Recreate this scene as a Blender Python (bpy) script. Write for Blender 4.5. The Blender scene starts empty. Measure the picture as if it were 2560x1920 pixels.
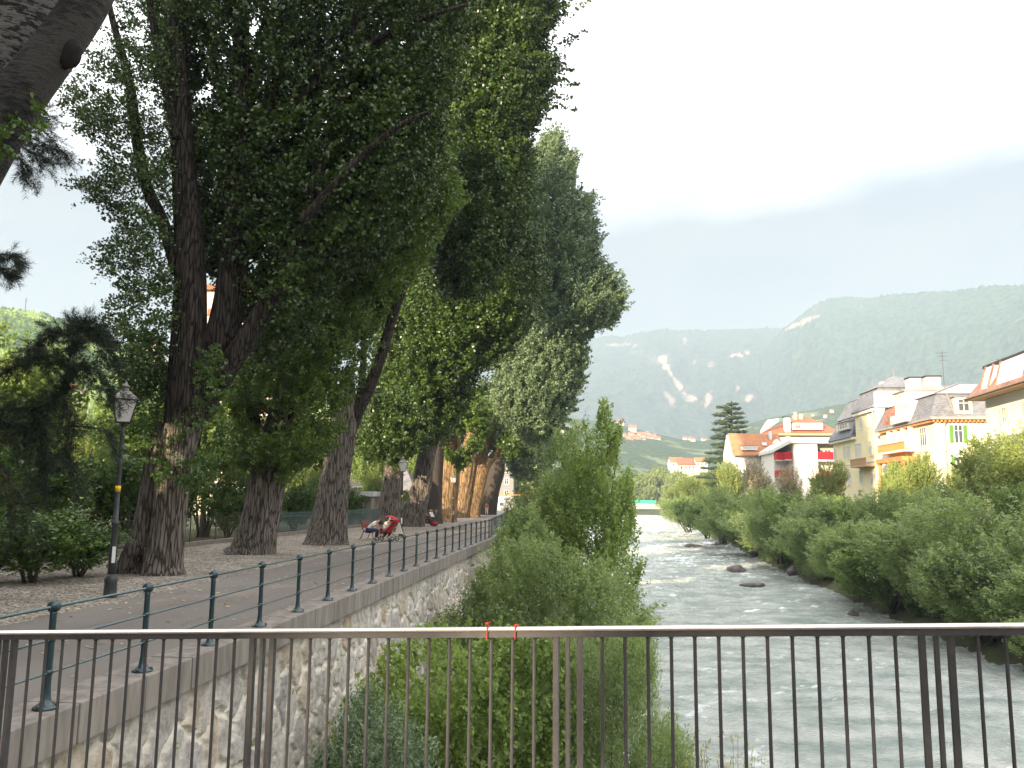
EXPO, SKY_LO, SKY_HI, HAZE, HCOL = 1.45, 0.25, 1.36, 0.00035, (0.48, 0.57, 0.67, 1)
import bpy, math, random
import numpy as np
from mathutils import Vector, Matrix
C = bpy.context.scene.collection
sc = bpy.context.scene
PI = math.pi
Q = 1.0
random.seed(4)
# ------------------------------------------------------------------ camera
H = 2.0
F = 2050.0
yaw, pitch, roll = math.atan(185/2050), math.atan(291/2050), 0.0096
fw = Vector((-math.sin(yaw)*math.cos(pitch), math.cos(yaw)*math.cos(pitch), math.sin(pitch)))
r0 = Vector((math.cos(yaw), math.sin(yaw), 0)); u0 = r0.cross(fw)
rt = r0*math.cos(roll) + u0*math.sin(roll)
up = u0*math.cos(roll) - r0*math.sin(roll)
K = 2560/2212
def ray(px, py):
    return fw*F + rt*(px-1280) + up*(960-py)
def WP(px, py, Y):
    d = ray(px, py); return Vector((0, 0, H)) + d*(Y/d.y)
def W(x, y, Y): return WP(x*K, y*K, Y)
def G(x, y, z=0.0):
    d = ray(x*K, y*K); return Vector((0, 0, H)) + d*((z-H)/d.z)
cam = bpy.data.objects.new('camera', bpy.data.cameras.new('camera')); C.objects.link(cam)
m = Matrix((rt, up, -fw)).transposed().to_4x4(); m.translation = (0, 0, H)
cam.matrix_world = m
cam.data.sensor_width = 36; cam.data.lens = F/2560*36
cam.data.clip_start = 0.05; cam.data.clip_end = 20000
sc.camera = cam
# ------------------------------------------------------------------ materials
def newmat(name):
    mt = bpy.data.materials.new(name); mt.use_nodes = True
    nt = mt.node_tree; nt.nodes.clear()
    out = nt.nodes.new('ShaderNodeOutputMaterial')
    return mt, nt, out
def N(nt, t, **kw):
    n = nt.nodes.new(t)
    for k, v in kw.items():
        if k.startswith('i_'):
            n.inputs[int(k[2:]) if k[2:].isdigit() else k[2:].replace('_', ' ')].default_value = v
        else: setattr(n, k, v)
    return n
def ramp(nt, stops):
    n = nt.nodes.new('ShaderNodeValToRGB'); e = n.color_ramp.elements
    while len(e) < len(stops): e.new(0.5)
    for el, (p, c) in zip(e, stops): el.position = p; el.color = (*c, 1) if len(c) == 3 else c
    return n
def coords(nt, scale=(1, 1, 1), kind='Object'):
    tc = N(nt, 'ShaderNodeTexCoord'); mp = N(nt, 'ShaderNodeMapping')
    mp.inputs['Scale'].default_value = scale
    nt.links.new(tc.outputs[kind], mp.inputs['Vector']); return mp.outputs[0]
def geo(nt, scale=(1, 1, 1)):
    g = N(nt, 'ShaderNodeNewGeometry'); mp = N(nt, 'ShaderNodeMapping')
    mp.inputs['Scale'].default_value = scale
    nt.links.new(g.outputs['Position'], mp.inputs['Vector']); return mp.outputs[0]
def plain(name, c1, c2=None, rough=0.7, metal=0.0, nscale=6.0, bump=0.0, spec=0.3, stretch=(1, 1, 1), world=False, detail=5.0):
    mt, nt, out = newmat(name); L = nt.links.new
    b = N(nt, 'ShaderNodeBsdfPrincipled'); b.inputs['Roughness'].default_value = rough
    b.inputs['Metallic'].default_value = metal; b.inputs['Specular IOR Level'].default_value = spec
    if c2 is None: c2 = tuple(x*0.8 for x in c1)
    co = (geo if world else coords)(nt, stretch)
    n = N(nt, 'ShaderNodeTexNoise'); n.inputs['Scale'].default_value = nscale; n.inputs['Detail'].default_value = detail
    n.inputs['Roughness'].default_value = 0.62
    L(co, n.inputs['Vector'])
    r = ramp(nt, [(0.3, c2), (0.7, c1)]); L(n.outputs[0], r.inputs[0]); L(r.outputs[0], b.inputs['Base Color'])
    if bump:
        bp = N(nt, 'ShaderNodeBump'); bp.inputs['Strength'].default_value = bump; bp.inputs['Distance'].default_value = 0.02
        L(n.outputs[0], bp.inputs['Height']); L(bp.outputs[0], b.inputs['Normal'])
    L(b.outputs[0], out.inputs[0]); return mt
def leafmat(name, dark, light, trans=0.3, under=None, rough=0.5, spec=0.3, clump=0.35):
    mt, nt, out = newmat(name); L = nt.links.new
    at = N(nt, 'ShaderNodeAttribute', attribute_name='v')
    n = N(nt, 'ShaderNodeTexNoise'); n.inputs['Scale'].default_value = clump; n.inputs['Detail'].default_value = 2.0
    L(geo(nt), n.inputs['Vector'])
    oi = N(nt, 'ShaderNodeObjectInfo')
    ma = N(nt, 'ShaderNodeMath', operation='MULTIPLY_ADD'); ma.inputs[1].default_value = 0.55
    L(at.outputs['Fac'], ma.inputs[0]); L(n.outputs[0], ma.inputs[2])
    mb = N(nt, 'ShaderNodeMath', operation='MULTIPLY_ADD'); mb.inputs[1].default_value = 0.16
    L(oi.outputs['Random'], mb.inputs[0]); L(ma.outputs[0], mb.inputs[2])
    r = ramp(nt, [(0.45, dark), (1.05, light)]); L(mb.outputs[0], r.inputs[0])
    col = r.outputs[0]
    if under:
        g = N(nt, 'ShaderNodeNewGeometry'); mx = N(nt, 'ShaderNodeMix', data_type='RGBA')
        L(g.outputs['Backfacing'], mx.inputs[0]); L(col, mx.inputs[6]); mx.inputs[7].default_value = (*under, 1)
        col = mx.outputs[2]
    b = N(nt, 'ShaderNodeBsdfPrincipled'); b.inputs['Roughness'].default_value = rough; b.inputs['Specular IOR Level'].default_value = spec
    t = N(nt, 'ShaderNodeBsdfTranslucent'); hs = N(nt, 'ShaderNodeHueSaturation'); hs.inputs['Hue'].default_value = 0.48
    hs.inputs['Saturation'].default_value = 1.0; hs.inputs['Value'].default_value = 1.5
    L(r.outputs[0], hs.inputs['Color']); L(hs.outputs[0], t.inputs['Color']); L(col, b.inputs['Base Color'])
    ms = N(nt, 'ShaderNodeMixShader'); ms.inputs[0].default_value = trans
    L(b.outputs[0], ms.inputs[1]); L(t.outputs[0], ms.inputs[2]); L(ms.outputs[0], out.inputs[0]); return mt
M = {}
M['leaf_poplar'] = leafmat('leaf_poplar', (0.011, 0.027, 0.005), (0.066, 0.115, 0.018), 0.2, rough=0.38, spec=0.5)
M['leaf_poplar_fresh'] = leafmat('leaf_poplar_fresh', (0.026, 0.060, 0.009), (0.125, 0.20, 0.032), 0.3, rough=0.4, spec=0.45)
M['leaf_silver'] = leafmat('leaf_silver', (0.048, 0.092, 0.034), (0.15, 0.225, 0.085), 0.24, under=(0.19, 0.245, 0.155), rough=0.45, spec=0.4)
M['leaf_willow'] = leafmat('leaf_willow', (0.072, 0.122, 0.027), (0.28, 0.38, 0.11), 0.36, under=(0.25, 0.315, 0.155), rough=0.5)
M['leaf_green'] = leafmat('leaf_green', (0.085, 0.14, 0.028), (0.27, 0.37, 0.09), 0.38, rough=0.42, spec=0.4)
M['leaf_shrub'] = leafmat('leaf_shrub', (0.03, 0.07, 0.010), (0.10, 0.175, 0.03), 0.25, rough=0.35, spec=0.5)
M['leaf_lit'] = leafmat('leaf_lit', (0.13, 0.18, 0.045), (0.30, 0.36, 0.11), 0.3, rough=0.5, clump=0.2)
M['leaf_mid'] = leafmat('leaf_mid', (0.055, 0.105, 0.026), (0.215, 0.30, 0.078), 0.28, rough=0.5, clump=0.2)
M['leaf_pink'] = leafmat('leaf_pink', (0.16, 0.2, 0.07), (0.42, 0.34, 0.24), 0.25, clump=1.5)
M['needle'] = leafmat('needle', (0.008, 0.015, 0.007), (0.022, 0.034, 0.016), 0.08, rough=0.55)
M['needle_cedar'] = leafmat('needle_cedar', (0.04, 0.075, 0.035), (0.10, 0.145, 0.075), 0.15, rough=0.55)
M['leaf_yellow'] = leafmat('leaf_yellow', (0.25, 0.26, 0.05), (0.45, 0.42, 0.12), 0.35)
def barkmat(name, c1, c2, sc_=(5, 5, 0.7), bump=1.0, dist=0.06):
    mt, nt, out = newmat(name); L = nt.links.new
    b = N(nt, 'ShaderNodeBsdfPrincipled'); b.inputs['Roughness'].default_value = 0.9; b.inputs['Specular IOR Level'].default_value = 0.15
    co = coords(nt, sc_)
    w = N(nt, 'ShaderNodeTexNoise'); w.inputs['Scale'].default_value = 2.2; w.inputs['Detail'].default_value = 6; w.inputs['Roughness'].default_value = 0.65
    w.inputs['Distortion'].default_value = 0.6
    L(co, w.inputs['Vector'])
    v = N(nt, 'ShaderNodeTexVoronoi', feature='DISTANCE_TO_EDGE'); v.inputs['Scale'].default_value = 1.6
    mx = N(nt, 'ShaderNodeVectorMath', operation='MULTIPLY_ADD'); mx.inputs[1].default_value = (0.5, 0.5, 0.5)
    L(w.outputs['Color'], mx.inputs[0]); L(co, mx.inputs[2]); L(mx.outputs[0], v.inputs['Vector'])
    mr = N(nt, 'ShaderNodeMapRange'); mr.inputs['From Max'].default_value = 0.16
    L(v.outputs['Distance'], mr.inputs['Value'])
    mu = N(nt, 'ShaderNodeMath', operation='MULTIPLY'); L(mr.outputs[0], mu.inputs[0]); L(w.outputs[0], mu.inputs[1])
    r = ramp(nt, [(0.05, c2), (0.62, c1)]); L(mu.outputs[0], r.inputs[0]); L(r.outputs[0], b.inputs['Base Color'])
    bp = N(nt, 'ShaderNodeBump'); bp.inputs['Strength'].default_value = bump; bp.inputs['Distance'].default_value = dist
    L(mu.outputs[0], bp.inputs['Height']); L(bp.outputs[0], b.inputs['Normal']); L(b.outputs[0], out.inputs[0]); return mt
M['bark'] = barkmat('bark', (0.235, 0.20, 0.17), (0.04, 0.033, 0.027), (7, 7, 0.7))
M['bark_sunlit'] = barkmat('bark_sunlit', (0.42, 0.275, 0.15), (0.085, 0.055, 0.03), (6, 6, 0.45), 1.0, 0.08)  # same poplar bark, lightened so the low sun is in its colour
M['bark_limb_shaded'] = barkmat('bark_limb_shaded', (0.075, 0.06, 0.05), (0.012, 0.010, 0.008), (7, 7, 0.7))  # same bark darkened, the shade inside the crown is in its colour
M['bark_twig'] = plain('bark_twig', (0.16, 0.135, 0.10), (0.08, 0.065, 0.05), 0.9)
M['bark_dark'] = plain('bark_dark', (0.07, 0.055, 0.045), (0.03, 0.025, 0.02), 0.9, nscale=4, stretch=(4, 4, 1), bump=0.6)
def birchmat(nm, stops):
    mt, nt, out = newmat(nm); L = nt.links.new
    b = N(nt, 'ShaderNodeBsdfPrincipled'); b.inputs['Roughness'].default_value = 0.85
    w = N(nt, 'ShaderNodeTexNoise'); w.inputs['Scale'].default_value = 1.6; w.inputs['Detail'].default_value = 6; w.inputs['Roughness'].default_value = 0.7
    L(coords(nt, (5, 5, 16)), w.inputs['Vector'])
    n2 = N(nt, 'ShaderNodeTexNoise'); n2.inputs['Scale'].default_value = 1.1; n2.inputs['Detail'].default_value = 4
    L(coords(nt), n2.inputs['Vector'])
    ad = N(nt, 'ShaderNodeMath', operation='MULTIPLY_ADD'); ad.inputs[1].default_value = 0.9; L(n2.outputs[0], ad.inputs[0]); L(w.outputs[0], ad.inputs[2])
    r = ramp(nt, stops); L(ad.outputs[0], r.inputs[0]); L(r.outputs[0], b.inputs['Base Color'])
    bp = N(nt, 'ShaderNodeBump'); bp.inputs['Strength'].default_value = 1.0; bp.inputs['Distance'].default_value = 0.07
    L(ad.outputs[0], bp.inputs['Height']); L(bp.outputs[0], b.inputs['Normal']); L(b.outputs[0], out.inputs[0]); return mt
M['bark_pale'] = birchmat('bark_pale', [(0.90, (0.005, 0.0045, 0.004)), (0.96, (0.02, 0.018, 0.017)), (1.03, (0.17, 0.155, 0.15))])
M['bark_smooth'] = birchmat('bark_smooth', [(0.80, (0.004, 0.0036, 0.003)), (0.87, (0.016, 0.014, 0.013)), (1.05, (0.06, 0.054, 0.05))])
M['post_green'] = plain('post_green', (0.016, 0.042, 0.05), (0.010, 0.028, 0.035), 0.3, nscale=30, spec=0.6)
M['rail_green'] = plain('rail_green', (0.10, 0.14, 0.145), (0.06, 0.09, 0.095), 0.22, nscale=20, metal=0.6, spec=0.8)
M['bridge_steel'] = plain('bridge_steel', (0.05, 0.047, 0.049), (0.032, 0.031, 0.033), 0.42, nscale=25, spec=0.45)
def railtop():
    mt, nt, out = newmat('rail_top'); L = nt.links.new
    b = N(nt, 'ShaderNodeBsdfPrincipled'); b.inputs['Metallic'].default_value = 0.9; b.inputs['Roughness'].default_value = 0.27
    n = N(nt, 'ShaderNodeTexNoise'); n.inputs['Scale'].default_value = 9; n.inputs['Detail'].default_value = 5
    L(coords(nt, (0.3, 4, 4)), n.inputs['Vector'])
    r = ramp(nt, [(0.3, (0.52, 0.46, 0.43)), (0.75, (0.68, 0.62, 0.58))]); L(n.outputs[0], r.inputs[0]); L(r.outputs[0], b.inputs['Base Color'])
    L(b.outputs[0], out.inputs[0]); return mt
M['rail_top'] = railtop()
M['red_cord'] = plain('red_cord', (0.45, 0.03, 0.02))
M['iron'] = plain('iron', (0.10, 0.085, 0.075), (0.05, 0.04, 0.035), 0.6, nscale=20)
M['iron_green'] = plain('iron_green', (0.12, 0.18, 0.17), (0.08, 0.12, 0.12), 0.5, nscale=20)
M['lamp_metal'] = plain('lamp_metal', (0.05, 0.055, 0.055), (0.03, 0.032, 0.033), 0.45, nscale=15)
M['lamp_glass'] = plain('lamp_glass', (0.62, 0.60, 0.56), (0.52, 0.5, 0.47), 0.35, nscale=4)
M['yellow'] = plain('yellow', (0.80, 0.50, 0.02), (0.72, 0.42, 0.02), 0.5)
M['white'] = plain('white', (0.75, 0.75, 0.72), (0.62, 0.62, 0.6), 0.6)
M['concrete'] = plain('concrete', (0.29, 0.255, 0.225), (0.14, 0.12, 0.105), 0.85, nscale=2.0, bump=0.3, detail=9, world=True, stretch=(2.5, 2.5, 0.5))
M['kerb'] = plain('kerb', (0.30, 0.25, 0.22), (0.18, 0.15, 0.13), 0.9, nscale=3, bump=0.3)
M['bench_wood'] = plain('bench_wood', (0.26, 0.07, 0.045), (0.17, 0.045, 0.03), 0.5, nscale=8, stretch=(1, 6, 6))
M['red'] = plain('red', (0.55, 0.015, 0.025), (0.42, 0.01, 0.02), 0.6)
M['red_bag'] = plain('red_bag', (0.28, 0.015, 0.03), None, 0.7)
M['cream'] = plain('cream', (0.68, 0.60, 0.47), (0.58, 0.5, 0.4), 0.8)
M['black'] = plain('black', (0.02, 0.02, 0.022), None, 0.5)
M['navy'] = plain('navy', (0.03, 0.035, 0.09), None, 0.8)
M['skin'] = plain('skin', (0.52, 0.31, 0.22), (0.46, 0.27, 0.19), 0.6, nscale=10)
M['skin_tan'] = plain('skin_tan', (0.55, 0.22, 0.11), (0.46, 0.18, 0.09), 0.6, nscale=10)
M['hair'] = plain('hair', (0.025, 0.017, 0.013), None, 0.5)
M['paper'] = plain('paper', (0.6, 0.58, 0.54), (0.42, 0.41, 0.39), 0.9, nscale=14)
M['pinkred'] = plain('pinkred', (0.5, 0.10, 0.10), (0.35, 0.07, 0.08), 0.8, nscale=10)
M['khaki'] = plain('khaki', (0.55, 0.50, 0.42), None, 0.8)
M['stone_dark'] = plain('stone_dark', (0.15, 0.12, 0.11), (0.06, 0.05, 0.048), 0.6, nscale=2.5, bump=1.0, detail=9)
M['bin'] = plain('bin', (0.05, 0.05, 0.055), None, 0.5)
# ------------------------------------------------------------------ mesh helpers
class MB:
    def __init__(s): s.v = []; s.f = []
    def add(s, vs, fs):
        o = len(s.v); s.v += [tuple(x) for x in vs]; s.f += [tuple(i+o for i in f) for f in fs]
    def box(s, a, b, mat=None):
        x0, y0, z0 = a; x1, y1, z1 = b
        vs = [(x0, y0, z0), (x1, y0, z0), (x1, y1, z0), (x0, y1, z0), (x0, y0, z1), (x1, y0, z1), (x1, y1, z1), (x0, y1, z1)]
        if mat is not None: vs = [mat @ Vector(q) for q in vs]
        s.add(vs, [(0, 3, 2, 1), (4, 5, 6, 7), (0, 1, 5, 4), (1, 2, 6, 5), (2, 3, 7, 6), (3, 0, 4, 7)]); return s
    def tube(s, pts, rad, n=8, flute=0.0, seed=0, cap=True):
        pts = [Vector(p) for p in pts]; rng = random.Random(seed)
        if not hasattr(rad, '__len__'): rad = [rad]*len(pts)
        fl = [(rng.choice([3, 4, 5, 7, 9, 13]), rng.random()*6.28, rng.uniform(-0.25, 0.25), rng.uniform(0.4, 1)) for _ in range(5)]
        base = len(s.v); prev = None; acc = 0.0
        for i, p in enumerate(pts):
            t = (pts[min(i+1, len(pts)-1)] - pts[max(i-1, 0)]).normalized()
            if prev is None:
                a = Vector((1, 0, 0)) if abs(t.x) < 0.9 else Vector((0, 1, 0)); a = (a - t*a.dot(t)).normalized()
            else: a = (prev - t*prev.dot(t)).normalized()
            prev = a; b = t.cross(a)
            if i: acc += (p-pts[i-1]).length
            for k in range(n):
                th = 2*PI*k/n; r = rad[i]
                if flute: r *= 1 + flute*sum(w*math.sin(q*th+ph+tw*acc*3) for q, ph, tw, w in fl)/2.2
                s.v.append(tuple(p + a*(math.cos(th)*r) + b*(math.sin(th)*r)))
        for i in range(len(pts)-1):
            for k in range(n):
                k2 = (k+1) % n
                s.f.append((base+i*n+k, base+i*n+k2, base+(i+1)*n+k2, base+(i+1)*n+k))
        if cap:
            s.f.append(tuple(base+k for k in reversed(range(n)))); s.f.append(tuple(base+(len(pts)-1)*n+k for k in range(n)))
        return s
    def rod(s, a, b, r, r2=None, n=8): return s.tube([a, b], [r, r2 if r2 is not None else r], n)
    def lathe(s, c, prof, n=12):
        c = Vector(c); base = len(s.v)
        for z, r in prof:
            for k in range(n): s.v.append((c.x+r*math.cos(2*PI*k/n), c.y+r*math.sin(2*PI*k/n), c.z+z))
        for i in range(len(prof)-1):
            for k in range(n):
                k2 = (k+1) % n; s.f.append((base+i*n+k, base+i*n+k2, base+(i+1)*n+k2, base+(i+1)*n+k))
        s.f.append(tuple(base+k for k in reversed(range(n)))); s.f.append(tuple(base+(len(prof)-1)*n+k for k in range(n))); return s
    def ball(s, c, r, n=10, m_=7, sx=1, sy=1, sz=1, jit=0, seed=0):
        c = Vector(c); base = len(s.v); rng = random.Random(seed)
        s.v.append((c.x, c.y, c.z-r*sz))
        for i in range(1, m_):
            ph = PI*i/m_
            for k in range(n):
                th = 2*PI*k/n; j = 1+rng.uniform(-jit, jit)
                s.v.append((c.x+r*sx*j*math.sin(ph)*math.cos(th), c.y+r*sy*j*math.sin(ph)*math.sin(th), c.z-r*sz*j*math.cos(ph)))
        s.v.append((c.x, c.y, c.z+r*sz)); last = len(s.v)-1
        for k in range(n):
            k2 = (k+1) % n; s.f.append((base, base+1+k2, base+1+k)); s.f.append((last, base+1+(m_-2)*n+k, base+1+(m_-2)*n+k2))
            for i in range(m_-2):
                s.f.append((base+1+i*n+k, base+1+i*n+k2, base+1+(i+1)*n+k2, base+1+(i+1)*n+k))
        return s
    def ring(s, c, R, r, ax='y', n=14):
        c = Vector(c); pts = []
        for k in range(n+1):
            th = 2*PI*k/n
            pts.append(c + (Vector((math.cos(th), 0, math.sin(th))) if ax == 'y' else Vector((0, math.cos(th), math.sin(th))) if ax == 'x' else Vector((math.cos(th), math.sin(th), 0)))*R)
        return s.tube(pts, r, 5, cap=False)
    def prism(s, poly, vec):
        n = len(poly); poly = [Vector(p) for p in poly]; vec = Vector(vec)
        s.add(poly+[p+vec for p in poly], [tuple(reversed(range(n))), tuple(range(n, 2*n))]+[(i, (i+1) % n, n+(i+1) % n, n+i) for i in range(n)]); return s
    def build(s, name, mat, parent=None, smooth=False):
        me = bpy.data.meshes.new(name); me.from_pydata(s.v, [], s.f); me.update()
        me.materials.append(mat)
        if smooth: me.shade_smooth()
        o = bpy.data.objects.new(name, me); C.objects.link(o)
        if parent: o.parent = parent
        return o
def thing(name, label, cat, loc=(0, 0, 0), rz=0.0, group=None):
    o = bpy.data.objects.new(name, None); C.objects.link(o); o.location = loc; o.rotation_euler = (0, 0, rz); o.empty_display_size = 0.2
    o['label'] = label; o['category'] = cat
    if group: o['group'] = group
    return o
def tag(o, label, cat, group=None):
    o['label'] = label; o['category'] = cat
    if group: o['group'] = group
    return o
def struct(o, kind='structure'): o['kind'] = kind; return o
def copy_tree(o, parent=None):
    c = o.copy(); C.objects.link(c)
    if parent: c.parent = parent
    for ch in list(o.children): copy_tree(ch, c)
    return c
def dup(o, loc, rz=0.0, scale=1.0, label=None, group=None):
    c = copy_tree(o); c.location = loc; c.rotation_euler = (0, 0, rz); c.scale = (scale,)*3 if not hasattr(scale, '__len__') else scale
    if label: c['label'] = label
    if group: c['group'] = group
    return c
# fast mesh from arrays (quads)
def qmesh(name, verts, mat, parent=None, attr=None, faces=None, smooth=False):
    me = bpy.data.meshes.new(name); nv = len(verts)
    if faces is None: faces = np.arange(nv, dtype=np.int32).reshape(-1, 4)
    nf = len(faces)
    me.vertices.add(nv); me.vertices.foreach_set('co', np.ascontiguousarray(verts, dtype=np.float32).ravel())
    me.loops.add(nf*4); me.loops.foreach_set('vertex_index', np.ascontiguousarray(faces, dtype=np.int32).ravel())
    me.polygons.add(nf); me.polygons.foreach_set('loop_start', np.arange(0, nf*4, 4, dtype=np.int32))
    if smooth: me.polygons.foreach_set('use_smooth', np.ones(nf, dtype=bool))
    me.update(calc_edges=True)
    if attr is not None:
        for k, a in attr.items():
            at = me.attributes.new(k, 'FLOAT', 'FACE' if len(a) == nf else 'POINT'); at.data.foreach_set('value', a.astype(np.float32))
    me.materials.append(mat)
    o = bpy.data.objects.new(name, me); C.objects.link(o)
    if parent: o.parent = parent
    return o
def unit(a): return a/np.maximum(np.linalg.norm(a, axis=-1, keepdims=True), 1e-9)
def foliage(name, mat, parent, org, dirs, length, per, leaf, ratio=0.8, spread=0.25, droop=0.0, seed=0, upb=0.5, align=0.4):
    """sprays of single leaves: org (S,3), dirs (S,3), length (S,)"""
    rng = np.random.default_rng(seed); S = len(org); per = max(3, int(per*Q))
    org = np.asarray(org, float); d = unit(np.asarray(dirs, float)); Ln = np.broadcast_to(length, (S,))
    t = rng.random((S, per))**0.85
    a = rng.normal(size=(S, per, 3)); a -= (a*d[:, None]).sum(-1, keepdims=True)*d[:, None]; a = unit(a)
    rad = Ln[:, None]*spread*(1-0.75*t)*np.sqrt(rng.random((S, per)))
    p = org[:, None]+d[:, None]*(t*Ln[:, None])[..., None]+a*rad[..., None]
    p[..., 2] -= droop*(t**2)*Ln[:, None]
    p = p.reshape(-1, 3); n = len(p)
    nr = unit(rng.normal(size=(n, 3))+np.array([0, 0, upb]))
    ax = unit(rng.normal(size=(n, 3))*(1-align)+np.repeat(d, per, 0)*align*1.5)
    ax = unit(ax-(ax*nr).sum(1, keepdims=True)*nr); bx = np.cross(nr, ax)
    sz = (leaf*rng.uniform(0.65, 1.25, n))[:, None]
    v = np.empty((n, 4, 3)); v[:, 0] = p-ax*sz*0.5; v[:, 1] = p+bx*sz*ratio*0.5-ax*sz*0.1+nr*sz*0.08; v[:, 2] = p+ax*sz*0.5; v[:, 3] = p-bx*sz*ratio*0.5-ax*sz*0.1+nr*sz*0.08
    val = np.repeat(rng.random(S), per)*0.6+rng.random(n)*0.4
    return qmesh(name, v.reshape(-1, 3), mat, parent, {'v': val})
def inpoly(px, py, poly):
    r = np.zeros(len(px), bool); n = len(poly)
    for i in range(n):
        x1, y1 = poly[i]; x2, y2 = poly[(i+1) % n]
        c = ((y1 > py) != (y2 > py)) & (px < (x2-x1)*(py-y1)/((y2-y1) or 1e-9)+x1); r ^= c
    return r
def edgedist(px, py, poly):
    d = np.full(len(px), 1e9); n = len(poly)
    for i in range(n):
        x1, y1 = poly[i]; x2, y2 = poly[(i+1) % n]; L2 = (x2-x1)**2+(y2-y1)**2 or 1e-9
        t = np.clip(((px-x1)*(x2-x1)+(py-y1)*(y2-y1))/L2, 0, 1); d = np.minimum(d, np.hypot(px-x1-t*(x2-x1), py-y1-t*(y2-y1)))
    return d
FW, RT, UP = np.array(fw), np.array(rt), np.array(up)
def WA(x, y, Y):
    d = FW*F+RT*((x*K-1280)[:, None])+UP*((960-y*K)[:, None]); return np.array([0, 0, H])+d*(Y/d[:, 1])[:, None]
_s = np.random.default_rng(77); _k = _s.normal(size=(14, 3)); _ph = _s.random(14)*6.28
def noise3(p, f):
    """cheap smooth pseudo-noise -1..1"""
    r = np.zeros(len(p))
    for k in range(14): r += np.sin(p@(_k[k]*f)+_ph[k]+1.7*np.sin(p@(_k[(k+5) % 14]*f*0.6)))
    return r/4.5
def crown(name, mat, parent, poly, Y0, thick, S, L, per, leaf, axis=None, rise=0.5, seed=0, noise_t=-0.6, nf=0.8, holes=(), R=90, spread=0.25, **kw):
    """real crown volume: outline seen from the bank, given depth Y0 and half thickness (m)"""
    rng = np.random.default_rng(seed); P = np.array(poly, float); lo, hi = P.min(0), P.max(0); out = []
    tot = 0
    while tot < S:
        x = rng.uniform(lo[0], hi[0], 4*S); y = rng.uniform(lo[1], hi[1], 4*S); ok = inpoly(x, y, poly)
        for hx, hy, hr in holes: ok &= ((x-hx)**2+(y-hy)**2 > hr*hr) | (rng.random(4*S) < 0.12)
        x, y = x[ok], y[ok]; e = np.clip(edgedist(x, y, poly)/R, 0.05, 1)
        Y = Y0+thick*rng.uniform(-1, 1, len(x))*np.sqrt(e)
        p = WA(x, y, Y); ok = noise3(p, nf) > noise_t+rng.normal(size=len(x))*0.15; out.append(p[ok]); tot += ok.sum()
    p = np.concatenate(out)[:S]
    if axis is None: axis = W(P[:, 0].mean(), P[:, 1].max(), Y0)
    c = np.array(axis)[None, :]; d = p-c; d[:, 2] *= 0.25; d = unit(d)+rng.normal(size=d.shape)*0.45; d[:, 2] += rise
    return foliage(name, mat, parent, p-unit(d)*L*0.4, d, L*rng.uniform(0.6, 1.3, S), per, leaf, seed=seed+1, spread=spread, **kw)
def twigs(name, parent, org, dirs, length, r, mat='bark_twig'):
    n = len(org); d = unit(np.asarray(dirs, float)); a = unit(np.cross(d, [0.3, 0.2, 1])); b = np.cross(d, a)
    e = org+d*np.broadcast_to(length, (n,))[:, None]; v = []
    for q in ((a, b), (b, -a)): v.append(np.stack([org-q[0]*r, org+q[0]*r, e+q[0]*r*0.3, e-q[0]*r*0.3], 1))
    return qmesh(name, np.concatenate(v).reshape(-1, 3), M[mat], parent)
def pts(l, Y): return [W(x, y, (q[0] if q else Y)) for x, y, *q in l]
def smoothline(P, R, n=5):
    """Catmull-Rom resample"""
    P = [Vector(p) for p in P]; o = []; r = []
    for i in range(len(P)-1):
        a, b, c, d = P[max(i-1, 0)], P[i], P[i+1], P[min(i+2, len(P)-1)]
        for k in range(n):
            t = k/n; o.append(0.5*((2*b)+(c-a)*t+(2*a-5*b+4*c-d)*t*t+(3*b-a-3*c+d)*t**3)); r.append(R[i]*(1-t)+R[i+1]*t)
    o.append(P[-1]); r.append(R[-1]); return o, r
def limb(mb, line, rad, Y, n=18, flute=0.1, seed=0, k=6):
    o, r = smoothline(pts(line, Y), rad, k); mb.tube(o, r, n, flute, seed); return mb
# ------------------------------------------------------------------ light and sky
SUN_EL, SUN_AZ = math.radians(16), math.radians(30)       # azimuth: behind the camera, to the left
sdir = Vector((-math.sin(SUN_AZ)*math.cos(SUN_EL), -math.cos(SUN_AZ)*math.cos(SUN_EL), math.sin(SUN_EL)))
sl = bpy.data.lights.new('sun', 'SUN'); sl.energy = 5.0; sl.angle = math.radians(0.6); sl.color = (1, 0.82, 0.56)
so = bpy.data.objects.new('sun', sl); C.objects.link(so); so.rotation_euler = sdir.to_track_quat('Z', 'Y').to_euler()
w = bpy.data.worlds.new('World'); sc.world = w; w.use_nodes = True; nt = w.node_tree; nt.nodes.clear(); L = nt.links.new
wo = nt.nodes.new('ShaderNodeOutputWorld')
sky = N(nt, 'ShaderNodeTexSky', sky_type='NISHITA', sun_disc=False); sky.sun_elevation = SUN_EL
sky.sun_rotation = math.atan2(sdir.x, sdir.y); sky.dust_density = 2.0
bg1 = N(nt, 'ShaderNodeBackground'); bg1.inputs[1].default_value = 0.12; L(sky.outputs[0], bg1.inputs[0])
tc = N(nt, 'ShaderNodeTexCoord'); sep = N(nt, 'ShaderNodeSeparateXYZ'); L(tc.outputs['Generated'], sep.inputs[0])
mp = N(nt, 'ShaderNodeMapping'); mp.inputs['Scale'].default_value = (1, 1, 2.2); L(tc.outputs['Generated'], mp.inputs[0])
n1 = N(nt, 'ShaderNodeTexNoise'); n1.inputs['Scale'].default_value = 2.1; n1.inputs['Detail'].default_value = 7; n1.inputs['Roughness'].default_value = 0.55; L(mp.outputs[0], n1.inputs['Vector'])
n2 = N(nt, 'ShaderNodeTexNoise'); n2.inputs['Scale'].default_value = 5.0; n2.inputs['Detail'].default_value = 6; L(mp.outputs[0], n2.inputs['Vector'])
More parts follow.
